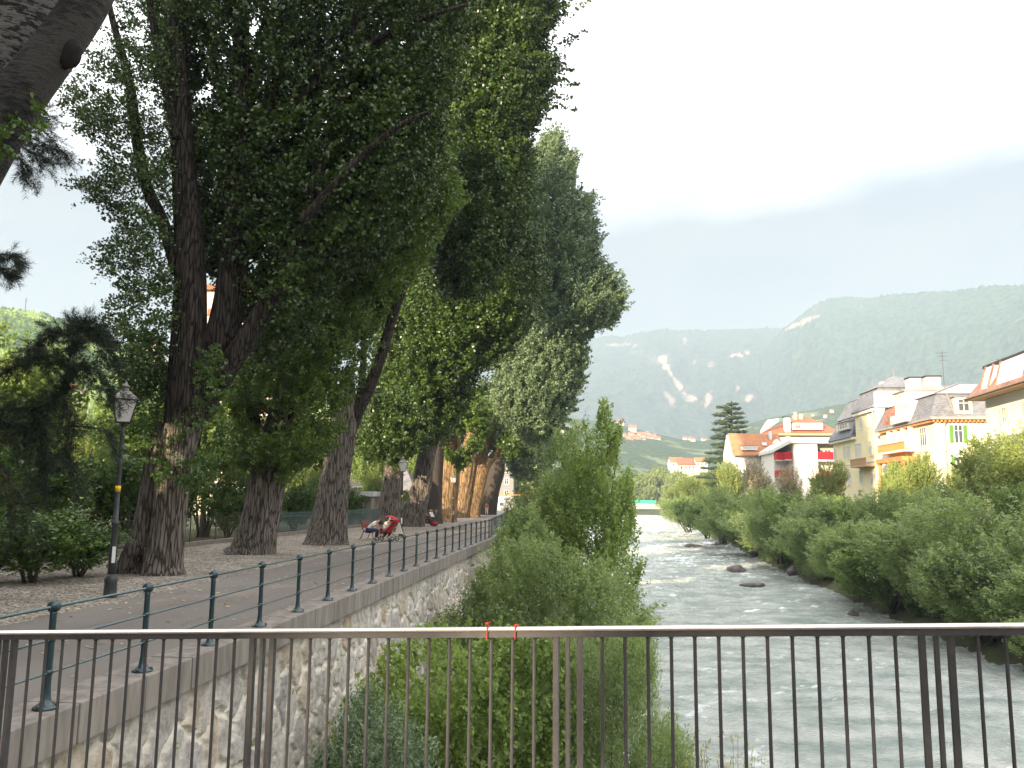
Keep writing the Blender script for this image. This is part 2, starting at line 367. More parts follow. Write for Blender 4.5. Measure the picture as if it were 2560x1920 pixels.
zz = N(nt, 'ShaderNodeMath', operation='MULTIPLY_ADD'); zz.inputs[1].default_value = 0.22; L(n1.outputs[0], zz.inputs[0]); L(sep.outputs[2], zz.inputs[2])
rc = ramp(nt, [(0.0, (0.84, 0.87, 0.90)), (0.28, (0.80, 0.84, 0.92)), (0.38, (0.66, 0.73, 0.86)), (0.44, (0.76, 0.80, 0.90)), (0.50, (1, 1, 1)), (1.0, (1, 1, 1))])
L(zz.outputs[0], rc.inputs[0])
rp = ramp(nt, [(0.46, (0, 0, 0)), (0.66, (1, 1, 1))]); L(n2.outputs[0], rp.inputs[0])
mc = N(nt, 'ShaderNodeMix', data_type='RGBA'); L(rp.outputs[0], mc.inputs[0]); L(rc.outputs[0], mc.inputs[6])
mcl = N(nt, 'ShaderNodeMix', data_type='RGBA'); mcl.inputs[0].default_value = 0.65; L(rc.outputs[0], mcl.inputs[6]); mcl.inputs[7].default_value = (0.95, 0.93, 0.93, 1); L(mcl.outputs[2], mc.inputs[7])
st = N(nt, 'ShaderNodeMapRange'); st.inputs['From Min'].default_value = 0.43; st.inputs['From Max'].default_value = 0.56; st.inputs['To Min'].default_value = SKY_LO; st.inputs['To Max'].default_value = SKY_HI; L(zz.outputs[0], st.inputs[0])
bg2 = N(nt, 'ShaderNodeBackground'); L(mc.outputs[2], bg2.inputs[0]); L(st.outputs[0], bg2.inputs[1])
ms = N(nt, 'ShaderNodeMixShader'); ms.inputs[0].default_value = 0.9; L(bg1.outputs[0], ms.inputs[1]); L(bg2.outputs[0], ms.inputs[2]); L(ms.outputs[0], wo.inputs[0])
sc.view_settings.view_transform = 'Standard'; sc.view_settings.look = 'None'; sc.view_settings.exposure = EXPO; sc.view_settings.gamma = 1
sc.cycles.max_bounces = 6; sc.cycles.diffuse_bounces = 3; sc.cycles.glossy_bounces = 2; sc.cycles.transmission_bounces = 4; sc.cycles.volume_bounces = 1
sc.cycles.transparent_max_bounces = 4; sc.cycles.caustics_reflective = False; sc.cycles.caustics_refractive = False
sc.cycles.use_denoising = True; sc.cycles.adaptive_threshold = 0.02
# ------------------------------------------------------------------ haze
if HAZE:
    hz = MB().box((-3500, -260, -7.5), (4600, 5600, 900))
    mt, nt, out = newmat('haze'); pv = N(nt, 'ShaderNodeVolumePrincipled'); pv.inputs['Color'].default_value = HCOL
    pv.inputs['Density'].default_value = HAZE; nt.links.new(pv.outputs[0], out.inputs['Volume'])
    struct(hz.build('haze', mt), 'stuff')
# ------------------------------------------------------------------ ground sheet with the river channel
def bx(y): return -max(0.0, y-44)*0.066           # the quay bends left beyond 44 m
def xw(y): return 18.6+0.055*max(y-53, 0)             # right waterline
cols_l = [-3400, -900, -300, -120, -60, -40, -30, -22, -16.5, -9.2, -5.6, -5.35]
rows = [-240, -60, -20, 0, 10, 20, 30, 40, 44, 50, 60, 75, 90, 110, 130, 160, 200, 250, 300, 350, 400, 440, 475, 520, 700, 1200, 2500, 5500]
V, Fc = [], []
offs_r = [(-1.2, -5.5), (0.3, -4.9), (1.5, -4.2), (4, -2.6), (7, -0.9), (9.5, -0.05), (14, 0.0), (30, 0), (80, 0), (250, 0), (900, 0), (4400, 0)]
for y in rows:
    ch = 1.0 if y <= 440 else 0.0
    r_ = [(x + bx(min(y, 475)) if x > -60 else x, y, -0.03) for x in cols_l]
    r_.append((-5.3+bx(min(y, 475)), y, -5.6*ch-0.03)); r_.append((0+bx(min(y, 475))*0.4, y, -5.6*ch-0.03))
    r_ += [(xw(min(y, 475))+a, y, z*ch-0.03) for a, z in offs_r]; V += r_
nc = len(r_)
for i in range(len(rows)-1):
    for j in range(nc-1): a = i*nc+j; Fc.append((a, a+1, a+nc+1, a+nc))
gm = MB(); gm.add(V, Fc)
M['earth'] = plain('earth', (0.10, 0.115, 0.045), (0.055, 0.05, 0.03), 0.95, nscale=0.9, world=True, detail=8, bump=0.4)
struct(gm.build('ground', M['earth']))
# asphalt promenade, gravel strip
def strip(name, x0, x1, z, mat, y0=-30, y1=230, curve=True):
    ys = [y for y in range(y0, y1, 3)]+[y1]; v = []; f = []
    for y in ys: v += [(x0+bx(y), y, z), (x1+bx(y), y, z)]
    for i in range(len(ys)-1): f.append((2*i, 2*i+1, 2*i+3, 2*i+2))
    mb = MB(); mb.add(v, f); return struct(mb.build(name, mat))
def asphalt():
    mt, nt, out = newmat('asphalt'); L = nt.links.new
    b = N(nt, 'ShaderNodeBsdfPrincipled'); b.inputs['Roughness'].default_value = 0.85; b.inputs['Specular IOR Level'].default_value = 0.25
    n = N(nt, 'ShaderNodeTexNoise'); n.inputs['Scale'].default_value = 0.5; n.inputs['Detail'].default_value = 7; n.inputs['Roughness'].default_value = 0.6; L(geo(nt, (1, 0.35, 1)), n.inputs['Vector'])
    n2 = N(nt, 'ShaderNodeTexNoise'); n2.inputs['Scale'].default_value = 45; n2.inputs['Detail'].default_value = 3; L(geo(nt), n2.inputs['Vector'])
    r = ramp(nt, [(0.3, (0.125, 0.108, 0.096)), (0.7, (0.19, 0.168, 0.152))]); L(n.outputs[0], r.inputs[0])
    mx = N(nt, 'ShaderNodeMix', data_type='RGBA', blend_type='OVERLAY'); mx.inputs[0].default_value = 0.35; L(r.outputs[0], mx.inputs[6]); L(n2.outputs[0], mx.inputs[7])
    L(mx.outputs[2], b.inputs['Base Color']); bp = N(nt, 'ShaderNodeBump'); bp.inputs['Strength'].default_value = 0.3; bp.inputs['Distance'].default_value = 0.01
    L(n2.outputs[0], bp.inputs['Height']); L(bp.outputs[0], b.inputs['Normal']); L(b.outputs[0], out.inputs[0]); return mt
M['asphalt'] = asphalt()
def gravelm():
    mt, nt, out = newmat('gravel'); L = nt.links.new
    b = N(nt, 'ShaderNodeBsdfPrincipled'); b.inputs['Roughness'].default_value = 0.95; b.inputs['Specular IOR Level'].default_value = 0.1
    v = N(nt, 'ShaderNodeTexVoronoi'); v.inputs['Scale'].default_value = 24; L(geo(nt), v.inputs['Vector'])
    r = ramp(nt, [(0.0, (0.085, 0.07, 0.058)), (0.45, (0.27, 0.24, 0.205)), (0.85, (0.44, 0.40, 0.36)), (1.0, (0.62, 0.6, 0.55))])
    sp = N(nt, 'ShaderNodeSeparateXYZ'); L(v.outputs['Color'], sp.inputs[0]); L(sp.outputs[0], r.inputs[0])
    n = N(nt, 'ShaderNodeTexNoise'); n.inputs['Scale'].default_value = 0.8; n.inputs['Detail'].default_value = 6; L(geo(nt), n.inputs['Vector'])
    r2 = ramp(nt, [(0.35, (0.55, 0.5, 0.44)), (0.65, (1, .97, .94))]); L(n.outputs[0], r2.inputs[0])
    mx = N(nt, 'ShaderNodeMix', data_type='RGBA', blend_type='MULTIPLY'); mx.inputs[0].default_value = 0.7; L(r.outputs[0], mx.inputs[6]); L(r2.outputs[0], mx.inputs[7])
    L(mx.outputs[2], b.inputs['Base Color']); bp = N(nt, 'ShaderNodeBump'); bp.inputs['Strength'].default_value = 0.9; bp.inputs['Distance'].default_value = 0.03
    L(v.outputs['Distance'], bp.inputs['Height']); L(bp.outputs[0], b.inputs['Normal']); L(b.outputs[0], out.inputs[0]); return mt
M['gravel'] = gravelm()
strip('promenade_path', -9.0, -5.4, 0.0, M['asphalt'])
strip('gravel_strip', -16.25, -8.9, -0.006, M['gravel'])
# coping stones: every slab a part of the quay wall
qw = thing('quay_wall', 'long rubble stone quay wall with pale mortar and concrete coping under the promenade', 'wall', (0, 0, 0))
ym = 3.0; rngc = random.Random(9); k = 0
while ym < 200 and k < 96:
    ln = rngc.uniform(1.05, 1.3) if ym < 70 else 3.4
    y2 = ym+ln-0.022; mb = MB(); dz = rngc.uniform(-0.004, 0.004); dx = rngc.uniform(-0.006, 0.006)
    a, b_ = bx(ym), bx(y2)
    top = [(-5.44+a, ym, 0.02+dz), (-4.88+a+dx, ym, 0.02+dz), (-4.88+b_+dx, y2, 0.02+dz), (-5.44+b_, y2, 0.02+dz)]
    mb.prism([(x, y, z-0.39) for x, y, z in top], (0, 0, 0.39))
    c = mb.build('coping_stone', M['concrete'], qw)
    bv = c.modifiers.new('b', 'BEVEL'); bv.width = 0.012; bv.segments = 2
    ym += ln; k += 1
def wallmat():
    mt, nt, out = newmat('rubble_stone'); L = nt.links.new
    b = N(nt, 'ShaderNodeBsdfPrincipled'); b.inputs['Roughness'].default_value = 0.9; b.inputs['Specular IOR Level'].default_value = 0.15
    ge = N(nt, 'ShaderNodeNewGeometry'); sx = N(nt, 'ShaderNodeSeparateXYZ'); L(ge.outputs['Position'], sx.inputs[0])
    cb = N(nt, 'ShaderNodeCombineXYZ'); L(sx.outputs[1], cb.inputs[0]); L(sx.outputs[2], cb.inputs[1])
    w_ = N(nt, 'ShaderNodeTexNoise'); w_.inputs['Scale'].default_value = 1.7; w_.inputs['Detail'].default_value = 3; L(cb.outputs[0], w_.inputs['Vector'])
    mm = N(nt, 'ShaderNodeVectorMath', operation='MULTIPLY_ADD'); mm.inputs[1].default_value = (0.5, 0.5, 0); L(w_.outputs['Color'], mm.inputs[0]); L(cb.outputs[0], mm.inputs[2])
    mp_ = N(nt, 'ShaderNodeMapping'); mp_.inputs['Scale'].default_value = (1.9, 1.35, 1); L(mm.outputs[0], mp_.inputs[0])
    v1 = N(nt, 'ShaderNodeTexVoronoi', feature='DISTANCE_TO_EDGE', voronoi_dimensions='2D'); v1.inputs['Randomness'].default_value = 0.95; v1.inputs['Scale'].default_value = 1; L(mp_.outputs[0], v1.inputs['Vector'])
    v2 = N(nt, 'ShaderNodeTexVoronoi', voronoi_dimensions='2D'); v2.inputs['Randomness'].default_value = 0.95; v2.inputs['Scale'].default_value = 1; L(mp_.outputs[0], v2.inputs['Vector'])
    mr = N(nt, 'ShaderNodeMapRange', interpolation_type='SMOOTHSTEP'); mr.inputs['From Min'].default_value = 0.015; mr.inputs['From Max'].default_value = 0.13; L(v1.outputs['Distance'], mr.inputs[0])
    s3 = N(nt, 'ShaderNodeSeparateXYZ'); L(v2.outputs['Color'], s3.inputs[0])
    r = ramp(nt, [(0.0, (0.46, 0.42, 0.39)), (0.3, (0.60, 0.545, 0.49)), (0.55, (0.53, 0.49, 0.45)), (0.80, (0.64, 0.58, 0.51)), (0.95, (0.53, 0.42, 0.31)), (1.0, (0.38, 0.36, 0.345))]); L(s3.outputs[0], r.inputs[0])
    f = N(nt, 'ShaderNodeTexNoise'); f.inputs['Scale'].default_value = 5; f.inputs['Detail'].default_value = 10; f.inputs['Roughness'].default_value = 0.7; L(ge.outputs['Position'], f.inputs['Vector'])
    rf = ramp(nt, [(0.36, (0.28, 0.26, 0.25)), (0.56, (1, 1, 1))]); L(f.outputs[0], rf.inputs[0])
    m1 = N(nt, 'ShaderNodeMix', data_type='RGBA', blend_type='MULTIPLY'); m1.inputs[0].default_value = 0.6; L(r.outputs[0], m1.inputs[6]); L(rf.outputs[0], m1.inputs[7])
    m2 = N(nt, 'ShaderNodeMix', data_type='RGBA'); m2.inputs[6].default_value = (0.66, 0.60, 0.51, 1); L(mr.outputs[0], m2.inputs[0]); L(m1.outputs[2], m2.inputs[7]); L(m2.outputs[2], b.inputs['Base Color'])
    h = N(nt, 'ShaderNodeMath', operation='MULTIPLY'); L(mr.outputs[0], h.inputs[0])
    s4 = N(nt, 'ShaderNodeMath', operation='MULTIPLY_ADD'); s4.inputs[1].default_value = 0.55; s4.inputs[2].default_value = 0.35; L(s3.outputs[1], s4.inputs[0])
    s5 = N(nt, 'ShaderNodeMath', operation='MULTIPLY_ADD'); s5.inputs[1].default_value = 1.1; L(f.outputs[0], s5.inputs[0]); L(s4.outputs[0], s5.inputs[2]); L(s5.outputs[0], h.inputs[1])
    bp = N(nt, 'ShaderNodeBump'); bp.inputs['Strength'].default_value = 0.5; bp.inputs['Distance'].default_value = 0.05; L(f.outputs[0], bp.inputs['Height']); L(bp.outputs[0], b.inputs['Normal'])
    dp = N(nt, 'ShaderNodeDisplacement'); dp.inputs['Midlevel'].default_value = 0.0; dp.inputs['Scale'].default_value = 0.065; L(h.outputs[0], dp.inputs['Height']); L(dp.outputs[0], out.inputs['Displacement'])
    mt.displacement_method = 'BOTH'; L(b.outputs[0], out.inputs[0]); return mt
M['rubble'] = wallmat()
ys = np.concatenate([np.arange(3, 26, 0.045), np.arange(26, 60, 0.12), np.arange(60, 230, 2.0)]); zs = np.arange(-5.5, -0.30, 0.05)
YY, ZZ = np.meshgrid(ys, zs, indexing='ij'); XX = -5.08-np.maximum(0, YY-44)*0.066-(ZZ+0.3)*0.03
v = np.stack([XX, YY, ZZ], -1).reshape(-1, 3); nz = len(zs); i, j = np.meshgrid(np.arange(len(ys)-1), np.arange(nz-1), indexing='ij')
a = (i*nz+j).ravel(); qmesh('masonry', v, M['rubble'], qw, faces=np.stack([a, a+nz, a+nz+1, a+1], 1), smooth=True)
# ------------------------------------------------------------------ river
ys = [5.0]
while ys[-1] < 455: ys.append(ys[-1]*1.0062+0.02)
ys = np.array(ys); xs = np.linspace(0, 1, 300)
YY, UU = np.meshgrid(ys, xs, indexing='ij'); XL = -5.4-np.maximum(0, YY-44)*0.066; XR = 18.6+0.055*np.maximum(YY-53, 0)+2.0; XX = XL+(XR-XL)*UU
P = np.stack([XX, YY, np.zeros_like(XX)], -1).reshape(-1, 3)
def wn(p, sx, sy, o=0): return noise3(np.stack([p[:, 0]*sx+o, p[:, 1]*sy+o*0.7, np.full(len(p), o*1.3)], 1), 1.0)
big = wn(P, 0.35, 0.22, 3); amp = 0.55+0.45*np.clip(wn(P, 0.12, 0.05, 9)+0.25, 0, 1.4)
h = 0.07*big+amp*(0.075*wn(P, 0.8, 1.5, 1)+0.06*wn(P, 2.2, 3.2, 5)+0.045*wn(P, 5.0, 6.5, 7)+0.02*wn(P, 11, 13, 8))
rapid = np.clip((P[:, 1]-40)/60, 0, 1)*np.exp(-np.clip(P[:, 1]-200, 0, 400)/200); h *= 1+0.7*rapid
foam = np.clip(wn(P, 0.28, 0.5, 21)*0.2+h*2.4+rapid*0.30-0.40+0.45*wn(P, 1.7, 2.6, 13)+0.25*wn(P, 6, 9, 17), 0, 1)
P[:, 2] = -5.0+h
def watermat():
    mt, nt, out = newmat('river_water'); L = nt.links.new
    b = N(nt, 'ShaderNodeBsdfPrincipled'); b.inputs['IOR'].default_value = 1.33; b.inputs['Specular IOR Level'].default_value = 0.6
    n = N(nt, 'ShaderNodeTexNoise'); n.inputs['Scale'].default_value = 2.6; n.inputs['Detail'].default_value = 6; n.inputs['Roughness'].default_value = 0.6; L(geo(nt, (1, 2.4, 1)), n.inputs['Vector'])
    n2 = N(nt, 'ShaderNodeTexNoise'); n2.inputs['Scale'].default_value = 0.5; n2.inputs['Detail'].default_value = 5; L(geo(nt, (1, 1.8, 1)), n2.inputs['Vector'])
    r = ramp(nt, [(0.35, (0.285, 0.335, 0.312)), (0.6, (0.52, 0.54, 0.505))]); L(n2.outputs[0], r.inputs[0])
    at = N(nt, 'ShaderNodeAttribute', attribute_name='foam')
    n3 = N(nt, 'ShaderNodeTexNoise'); n3.inputs['Scale'].default_value = 8.5; n3.inputs['Detail'].default_value = 5; n3.inputs['Roughness'].default_value = 0.65; L(geo(nt, (0.8, 1.7, 1)), n3.inputs['Vector'])
    s = N(nt, 'ShaderNodeMath', operation='MULTIPLY_ADD'); s.inputs[1].default_value = 1.3; L(n3.outputs[0], s.inputs[0]); L(at.outputs['Fac'], s.inputs[2])
    mr = N(nt, 'ShaderNodeMapRange'); mr.inputs['From Min'].default_value = 0.82; mr.inputs['From Max'].default_value = 1.35; L(s.outputs[0], mr.inputs[0])
    m1 = N(nt, 'ShaderNodeMix', data_type='RGBA'); L(mr.outputs[0], m1.inputs[0]); L(r.outputs[0], m1.inputs[6]); m1.inputs[7].default_value = (0.82, 0.85, 0.86, 1); L(m1.outputs[2], b.inputs['Base Color'])
    m3 = N(nt, 'ShaderNodeMapRange'); m3.inputs['To Min'].default_value = 0.10; m3.inputs['To Max'].default_value = 0.7; L(mr.outputs[0], m3.inputs[0]); L(m3.outputs[0], b.inputs['Roughness'])
    bp = N(nt, 'ShaderNodeBump'); hh = N(nt, 'ShaderNodeMath', operation='MULTIPLY_ADD'); hh.inputs[1].default_value = 0.45; L(n3.outputs[0], hh.inputs[0]); L(n.outputs[0], hh.inputs[2]); bp.inputs['Strength'].default_value = 1.0; bp.inputs['Distance'].default_value = 0.2; L(hh.outputs[0], bp.inputs['Height']); L(bp.outputs[0], b.inputs['Normal'])
    L(b.outputs[0], out.inputs[0]); return mt
M['water'] = watermat()
nx = len(xs); i, j = np.meshgrid(np.arange(len(ys)-1), np.arange(nx-1), indexing='ij'); a = (i*nx+j).ravel()
struct(qmesh('river_water', P, M['water'], attr={'foam': foam}, faces=np.stack([a, a+1, a+nx+1, a+nx], 1), smooth=True))
def rock(label, pos, s, seed, group=None, mat='stone_dark'):
    mb = MB().ball((0, 0, 0), 1, 22, 14, s[0], s[1], s[2]); rn = np.array(mb.v)
    sc_ = 1+0.30*noise3(rn/max(s)*2+seed*3.1, 1.0)+0.16*noise3(rn/max(s)*5+seed, 1.0); mb.v = [tuple(q) for q in rn*sc_[:, None]]
    o = mb.build('boulder', M[mat], smooth=True); o.location = pos; tag(o, label, 'boulder', group); return o
rock('large rounded dark boulder alone in mid river', G(1597, 1234, -4.95), (0.85, 1.0, 0.5), 1)
rock('flat dark boulder in the river just below the largest one', G(1628, 1264, -4.97), (.9, .6, .24), 2)
rock('low wide dark rock far up the river, left of its neighbour', G(1497, 1181, -4.95), (1.7, 1.2, .45), 3)
rock('small dark rock between bushes and the low wide one far upstream', G(1553, 1178, -4.95), (1.2, 1.2, 0.6), 4)
rock('dark rock against the bushes beside the right waterline', G(1716, 1240, -4.9), (1.0, 1.0, 0.6), 5)
rock('small brown stone poking from the water just above the bridge railing', G(1843, 1330, -4.95), (0.42, 0.4, 0.26), 6)
gb = MB().ball((0, 0, 0), 1, 26, 12, 9, 34, 0.9, jit=0.05).build('gravel_bar', plain('gravel_pale', (0.62, 0.55, 0.47), (0.4, 0.36, 0.32), 0.9, nscale=0.8, world=True)); gb.location = (29.0, 372, -5.0); struct(gb)
# ------------------------------------------------------------------ hills and mountains
def poly_y(cr, x): cr = np.array(cr, float); return np.interp(x, cr[:, 0], cr[:, 1])
def hillmesh(name, crest, Rf, Rc, foot_z, x0, x1, mat, rough, rocks=(), step=4, nt_=90, prof=1.0, zf=0.0, fine=0.0, back=0.85):
    xs = np.arange(x0, x1, step, dtype=float); ys_ = poly_y(crest, xs); Rcm = Rc
    if not np.isscalar(Rc): Rcm = 2700.0; Rc = np.interp(xs, Rc[0], Rc[1]); Rf = np.interp(xs, *Rf)
    else: Rc = np.full(len(xs), float(Rc)); Rf = np.full(len(xs), float(Rf))
    d = FW*F+RT*((xs*K-1280)[:, None])+UP*((960-ys_*K)[:, None]); hd = np.linalg.norm(d[:, :2], axis=1); el = d[:, 2]/hd; az = d[:, :2]/hd[:, None]
    ts = np.concatenate([np.linspace(0, 1, nt_), [1.04, 1.2]]); T, I = np.meshgrid(ts, np.arange(len(xs)), indexing='ij')
    Rr = Rf[I]+(Rc-Rf)[I]*T; zc = H+el[I]*Rc[I]; Rc = Rcm; Z = foot_z+(zc-foot_z)*np.clip(T, 0, 1)**prof
    Z = np.where(T > 1, zc*(1-(T-1)*2), Z)
    p = np.stack([az[I][..., 0]*Rr, az[I][..., 1]*Rr, Z], -1).reshape(-1, 3)
    Tf = T.ravel(); env = np.clip(Tf*6, 0, 1)*np.where(Tf < 1, np.clip((1-Tf)*1.7, 0.05, 1), 0.04)
    n = noise3(p, 4.0/Rc*2.2)+0.5*noise3(p+500, 9.0/Rc*2.2)+0.28*noise3(p+900, 22.0/Rc*2.2)+0.15*noise3(p+300, 60.0/Rc*2.2)
    p[:, 2] += n*rough*env
    if fine: p[:, 2] += np.random.default_rng(5).normal(size=len(p))*fine*np.clip(Tf*10, 0, 1)
    # rock faces and meadows of the mountain: an attribute laid on its surface
    q = p-np.array([0, 0, H]); den = q@FW; sx = (q@RT/den*F+1280)/K; sy = (960-q@UP/den*F)/K
    rk = np.zeros(len(p)); nn = noise3(p, 60.0/Rc)*0.5+noise3(p+77, 150.0/Rc)*0.55+noise3(p+33, 420.0/Rc)*0.5
    for (cx, cy, rx, ry, an, s) in rocks:
        ca, sa = math.cos(an), math.sin(an); u_ = ((sx-cx)*ca+(sy-cy)*sa)/rx; v_ = (-(sx-cx)*sa+(sy-cy)*ca)/ry
        rk = np.maximum(rk, s*np.clip(1.25-np.hypot(u_, v_)+nn*0.75, 0, 1))
    nx = len(xs); i, j = np.meshgrid(np.arange(len(ts)-1), np.arange(nx-1), indexing='ij'); a = (i*nx+j).ravel()
    return struct(qmesh(name, p, mat, attr={'rock': rk}, faces=np.stack([a, a+1, a+nx+1, a+nx], 1), smooth=True))
def hillmat(name, dark, light, meadow, ns, mthr=0.62, rockc=(0.50, 0.37, 0.31)):
    mt, nt, out = newmat(name); L = nt.links.new
    b = N(nt, 'ShaderNodeBsdfPrincipled'); b.inputs['Roughness'].default_value = 1; b.inputs['Specular IOR Level'].default_value = 0
    n = N(nt, 'ShaderNodeTexNoise'); n.inputs['Scale'].default_value = ns*9; n.inputs['Detail'].default_value = 6; n.inputs['Roughness'].default_value = 0.7; L(geo(nt), n.inputs['Vector'])
    r = ramp(nt, [(0.42, dark), (0.58, light)]); L(n.outputs[0], r.inputs[0])
    n2 = N(nt, 'ShaderNodeTexNoise'); n2.inputs['Scale'].default_value = ns; n2.inputs['Detail'].default_value = 5; n2.inputs['Roughness'].default_value = 0.6; L(geo(nt), n2.inputs['Vector'])
    r2 = ramp(nt, [(mthr, (0, 0, 0)), (mthr+0.05, (1, 1, 1))]); L(n2.outputs[0], r2.inputs[0])
    m1 = N(nt, 'ShaderNodeMix', data_type='RGBA'); L(r2.outputs[0], m1.inputs[0]); L(r.outputs[0], m1.inputs[6]); m1.inputs[7].default_value = (*meadow, 1)
    at = N(nt, 'ShaderNodeAttribute', attribute_name='rock'); mr = N(nt, 'ShaderNodeMapRange'); mr.inputs['From Min'].default_value = 0.3; mr.inputs['From Max'].default_value = 0.65; L(at.outputs['Fac'], mr.inputs[0])
    m2 = N(nt, 'ShaderNodeMix', data_type='RGBA'); L(mr.outputs[0], m2.inputs[0]); L(m1.outputs[2], m2.inputs[6])
    rr = ramp(nt, [(0.35, tuple(c*0.75 for c in rockc)), (0.7, rockc)]); L(n.outputs[0], rr.inputs[0]); L(rr.outputs[0], m2.inputs[7])
    L(m2.outputs[2], b.inputs['Base Color']); bp = N(nt, 'ShaderNodeBump'); bp.inputs['Strength'].default_value = 0.6; bp.inputs['Distance'].default_value = 0.6/ns*0.02; L(n.outputs[0], bp.inputs['Height']); L(bp.outputs[0], b.inputs['Normal'])
    L(b.outputs[0], out.inputs[0]); return mt
far_m = hillmat('far_forest', (0.03, 0.052, 0.046), (0.085, 0.112, 0.085), (0.13, 0.14, 0.10), 0.0045, 0.66)
mid_m = hillmat('mountain_forest', (0.028, 0.055, 0.046), (0.085, 0.128, 0.085), (0.12, 0.14, 0.08), 0.006, 0.66)
foot_m = hillmat('foot_fields', (0.03, 0.052, 0.028), (0.075, 0.11, 0.05), (0.17, 0.19, 0.105), 0.02, 0.56)
left_m = hillmat('left_fields', (0.045, 0.085, 0.025), (0.13, 0.19, 0.05), (0.26, 0.34, 0.09), 0.03, 0.5)
hillmesh('far_mountain', [(1000, 800), (1200, 745), (1255, 735), (1290, 727), (1320, 722), (1345, 727), (1365, 720), (1390, 716), (1430, 712), (1520, 715), (1620, 713), (1900, 700)], 2300, 3700, 60, 1000, 1900, far_m, 95, fine=3,
         rocks=[(1462, 825, 50, 8, 1.0, .9), (1500, 862, 26, 6, .5, .8), (1528, 862, 8, 20, 0.2, .8), (1605, 766, 28, 8, -0.3, .75), (1500, 782, 8, 12, 0.5, .6), (1540, 790, 10, 6, 0, .55), (1590, 845, 16, 6, -0.9, .7), (1622, 862, 22, 12, -0.3, .65), (1340, 745, 30, 5, 0, .55), (1480, 735, 20, 12, 0, .6), (1565, 915, 8, 16, 0, .5), (1445, 860, 20, 8, 1.0, .6), (1400, 770, 60, 20, 0.3, .35)])
hillmesh('right_mountain', [(1430, 975), (1500, 930), (1560, 868), (1620, 797), (1660, 746), (1690, 713), (1720, 690), (1760, 662), (1790, 648), (1830, 642), (1870, 645), (1950, 632), (2060, 627), (2120, 617), (2212, 614), (2500, 600), (2900, 640)], ([1430, 1700, 2212], [2500, 2150, 1500]), ([1430, 1700, 2212], [3500, 3250, 2600]), 30, 1430, 2900, mid_m, 75, fine=2.5, prof=1.1,
         rocks=[(1717, 703, 26, 6, -0.3, 1), (1740, 690, 30, 5, -0.4, .6), (1860, 660, 26, 5, -0.7, .45), (1810, 715, 14, 6, -.6, .5), (2020, 655, 14, 6, 0, .35), (1690, 780, 12, 6, 0, .4), (1760, 670, 40, 4, -0.4, .5)])
foot = [(1080, 880), (1150, 892), (1200, 897), (1260, 905), (1330, 915), (1370, 926), (1420, 938), (1470, 950), (1520, 953), (1560, 945), (1610, 918), (1660, 904), (1740, 888), (1800, 876), (1900, 862), (2212, 820), (2600, 800)]
hillmesh('valley_foot_hill', foot, 620, 1350, -1, 1080, 2600, foot_m, 9, prof=1.25)
hillmesh('left_hill', [(-500, 600), (-200, 640), (0, 664), (40, 668), (90, 676), (130, 692), (200, 712), (260, 742), (380, 790), (650, 850), (1000, 950)], 300, 720, 0, -500, 1000, left_m, 10, prof=0.95, fine=1.2)
# ------------------------------------------------------------------ bridge railing in the foreground
RZ0, RT_ = 4.1, 0.234
def rail_pt(px, py):
    d = ray(px, py); u = (px-1280)/F; z = RZ0/(1+RT_*u); return Vector((0, 0, H)) + d*(z/F)
A = rail_pt(-20, 1362*K); B = rail_pt(2580, 1345*K); A.z += 0.0; dirr = (B-A); Lr = dirr.length; dirr /= Lr
hx = Vector((dirr.x, dirr.y, 0)).normalized(); nrm = Vector((-hx.y, hx.x, 0))
def rs(px): u = (px-1280)/F; return math.sqrt(1+RT_*RT_)*RZ0*u/(1+RT_*u)
base0 = rail_pt(1280, 1366*K); sA = (A-base0).dot(hx)
def at_s(s):                       # centre line of the rail top
    t = (s-sA)/(Lr*Vector((dirr.x, dirr.y)).length); return A+(B-A)*t
br = thing('bridge_railing', 'dark steel bridge railing with upright bars and a shiny flat handrail across the foreground', 'railing', (0, 0, 0))
def oriented(s, w, t, z0, z1, mb, top=True):
    p = at_s(s); h_ = hx*(w/2); n_ = nrm*(t/2); q = [p-h_-n_, p+h_-n_, p+h_+n_, p-h_+n_]
    mb.prism([(x.x, x.y, p.z+z0) for x in q], (0, 0, z1-z0)); return mb
mod, gap = 1.6575, 0.110; s0 = rs(1391); sa, sb = s0-3*mod-0.3, s0+4*mod+0.15
def barprof(sa, sb, prof, name, mat):
    mb = MB(); v = []; n = len(prof)
    for s in (sa, sb):
        p = at_s(s)
        for t, z in prof: v.append((p.x+nrm.x*t, p.y+nrm.y*t, p.z+z))
    mb.add(v, [(i, (i+1) % n, n+(i+1) % n, n+i) for i in range(n)]+[tuple(range(n)), tuple(reversed(range(n, 2*n)))])
    return mb.build(name, mat, br)
barprof(sa, sb, [(-0.026, -0.020), (0.026, -0.020)]+[(0.026*math.cos(a_*PI/12), -0.012+0.012*math.sin(a_*PI/12)) for a_ in range(0, 13)], 'handrail', M['rail_top']); br.children[-1].data.shade_smooth()
barprof(sa, sb, [(-0.021, -0.050), (0.021, -0.050), (0.021, -0.0205), (-0.021, -0.0205)], 'rail_bar', M['bridge_steel'])
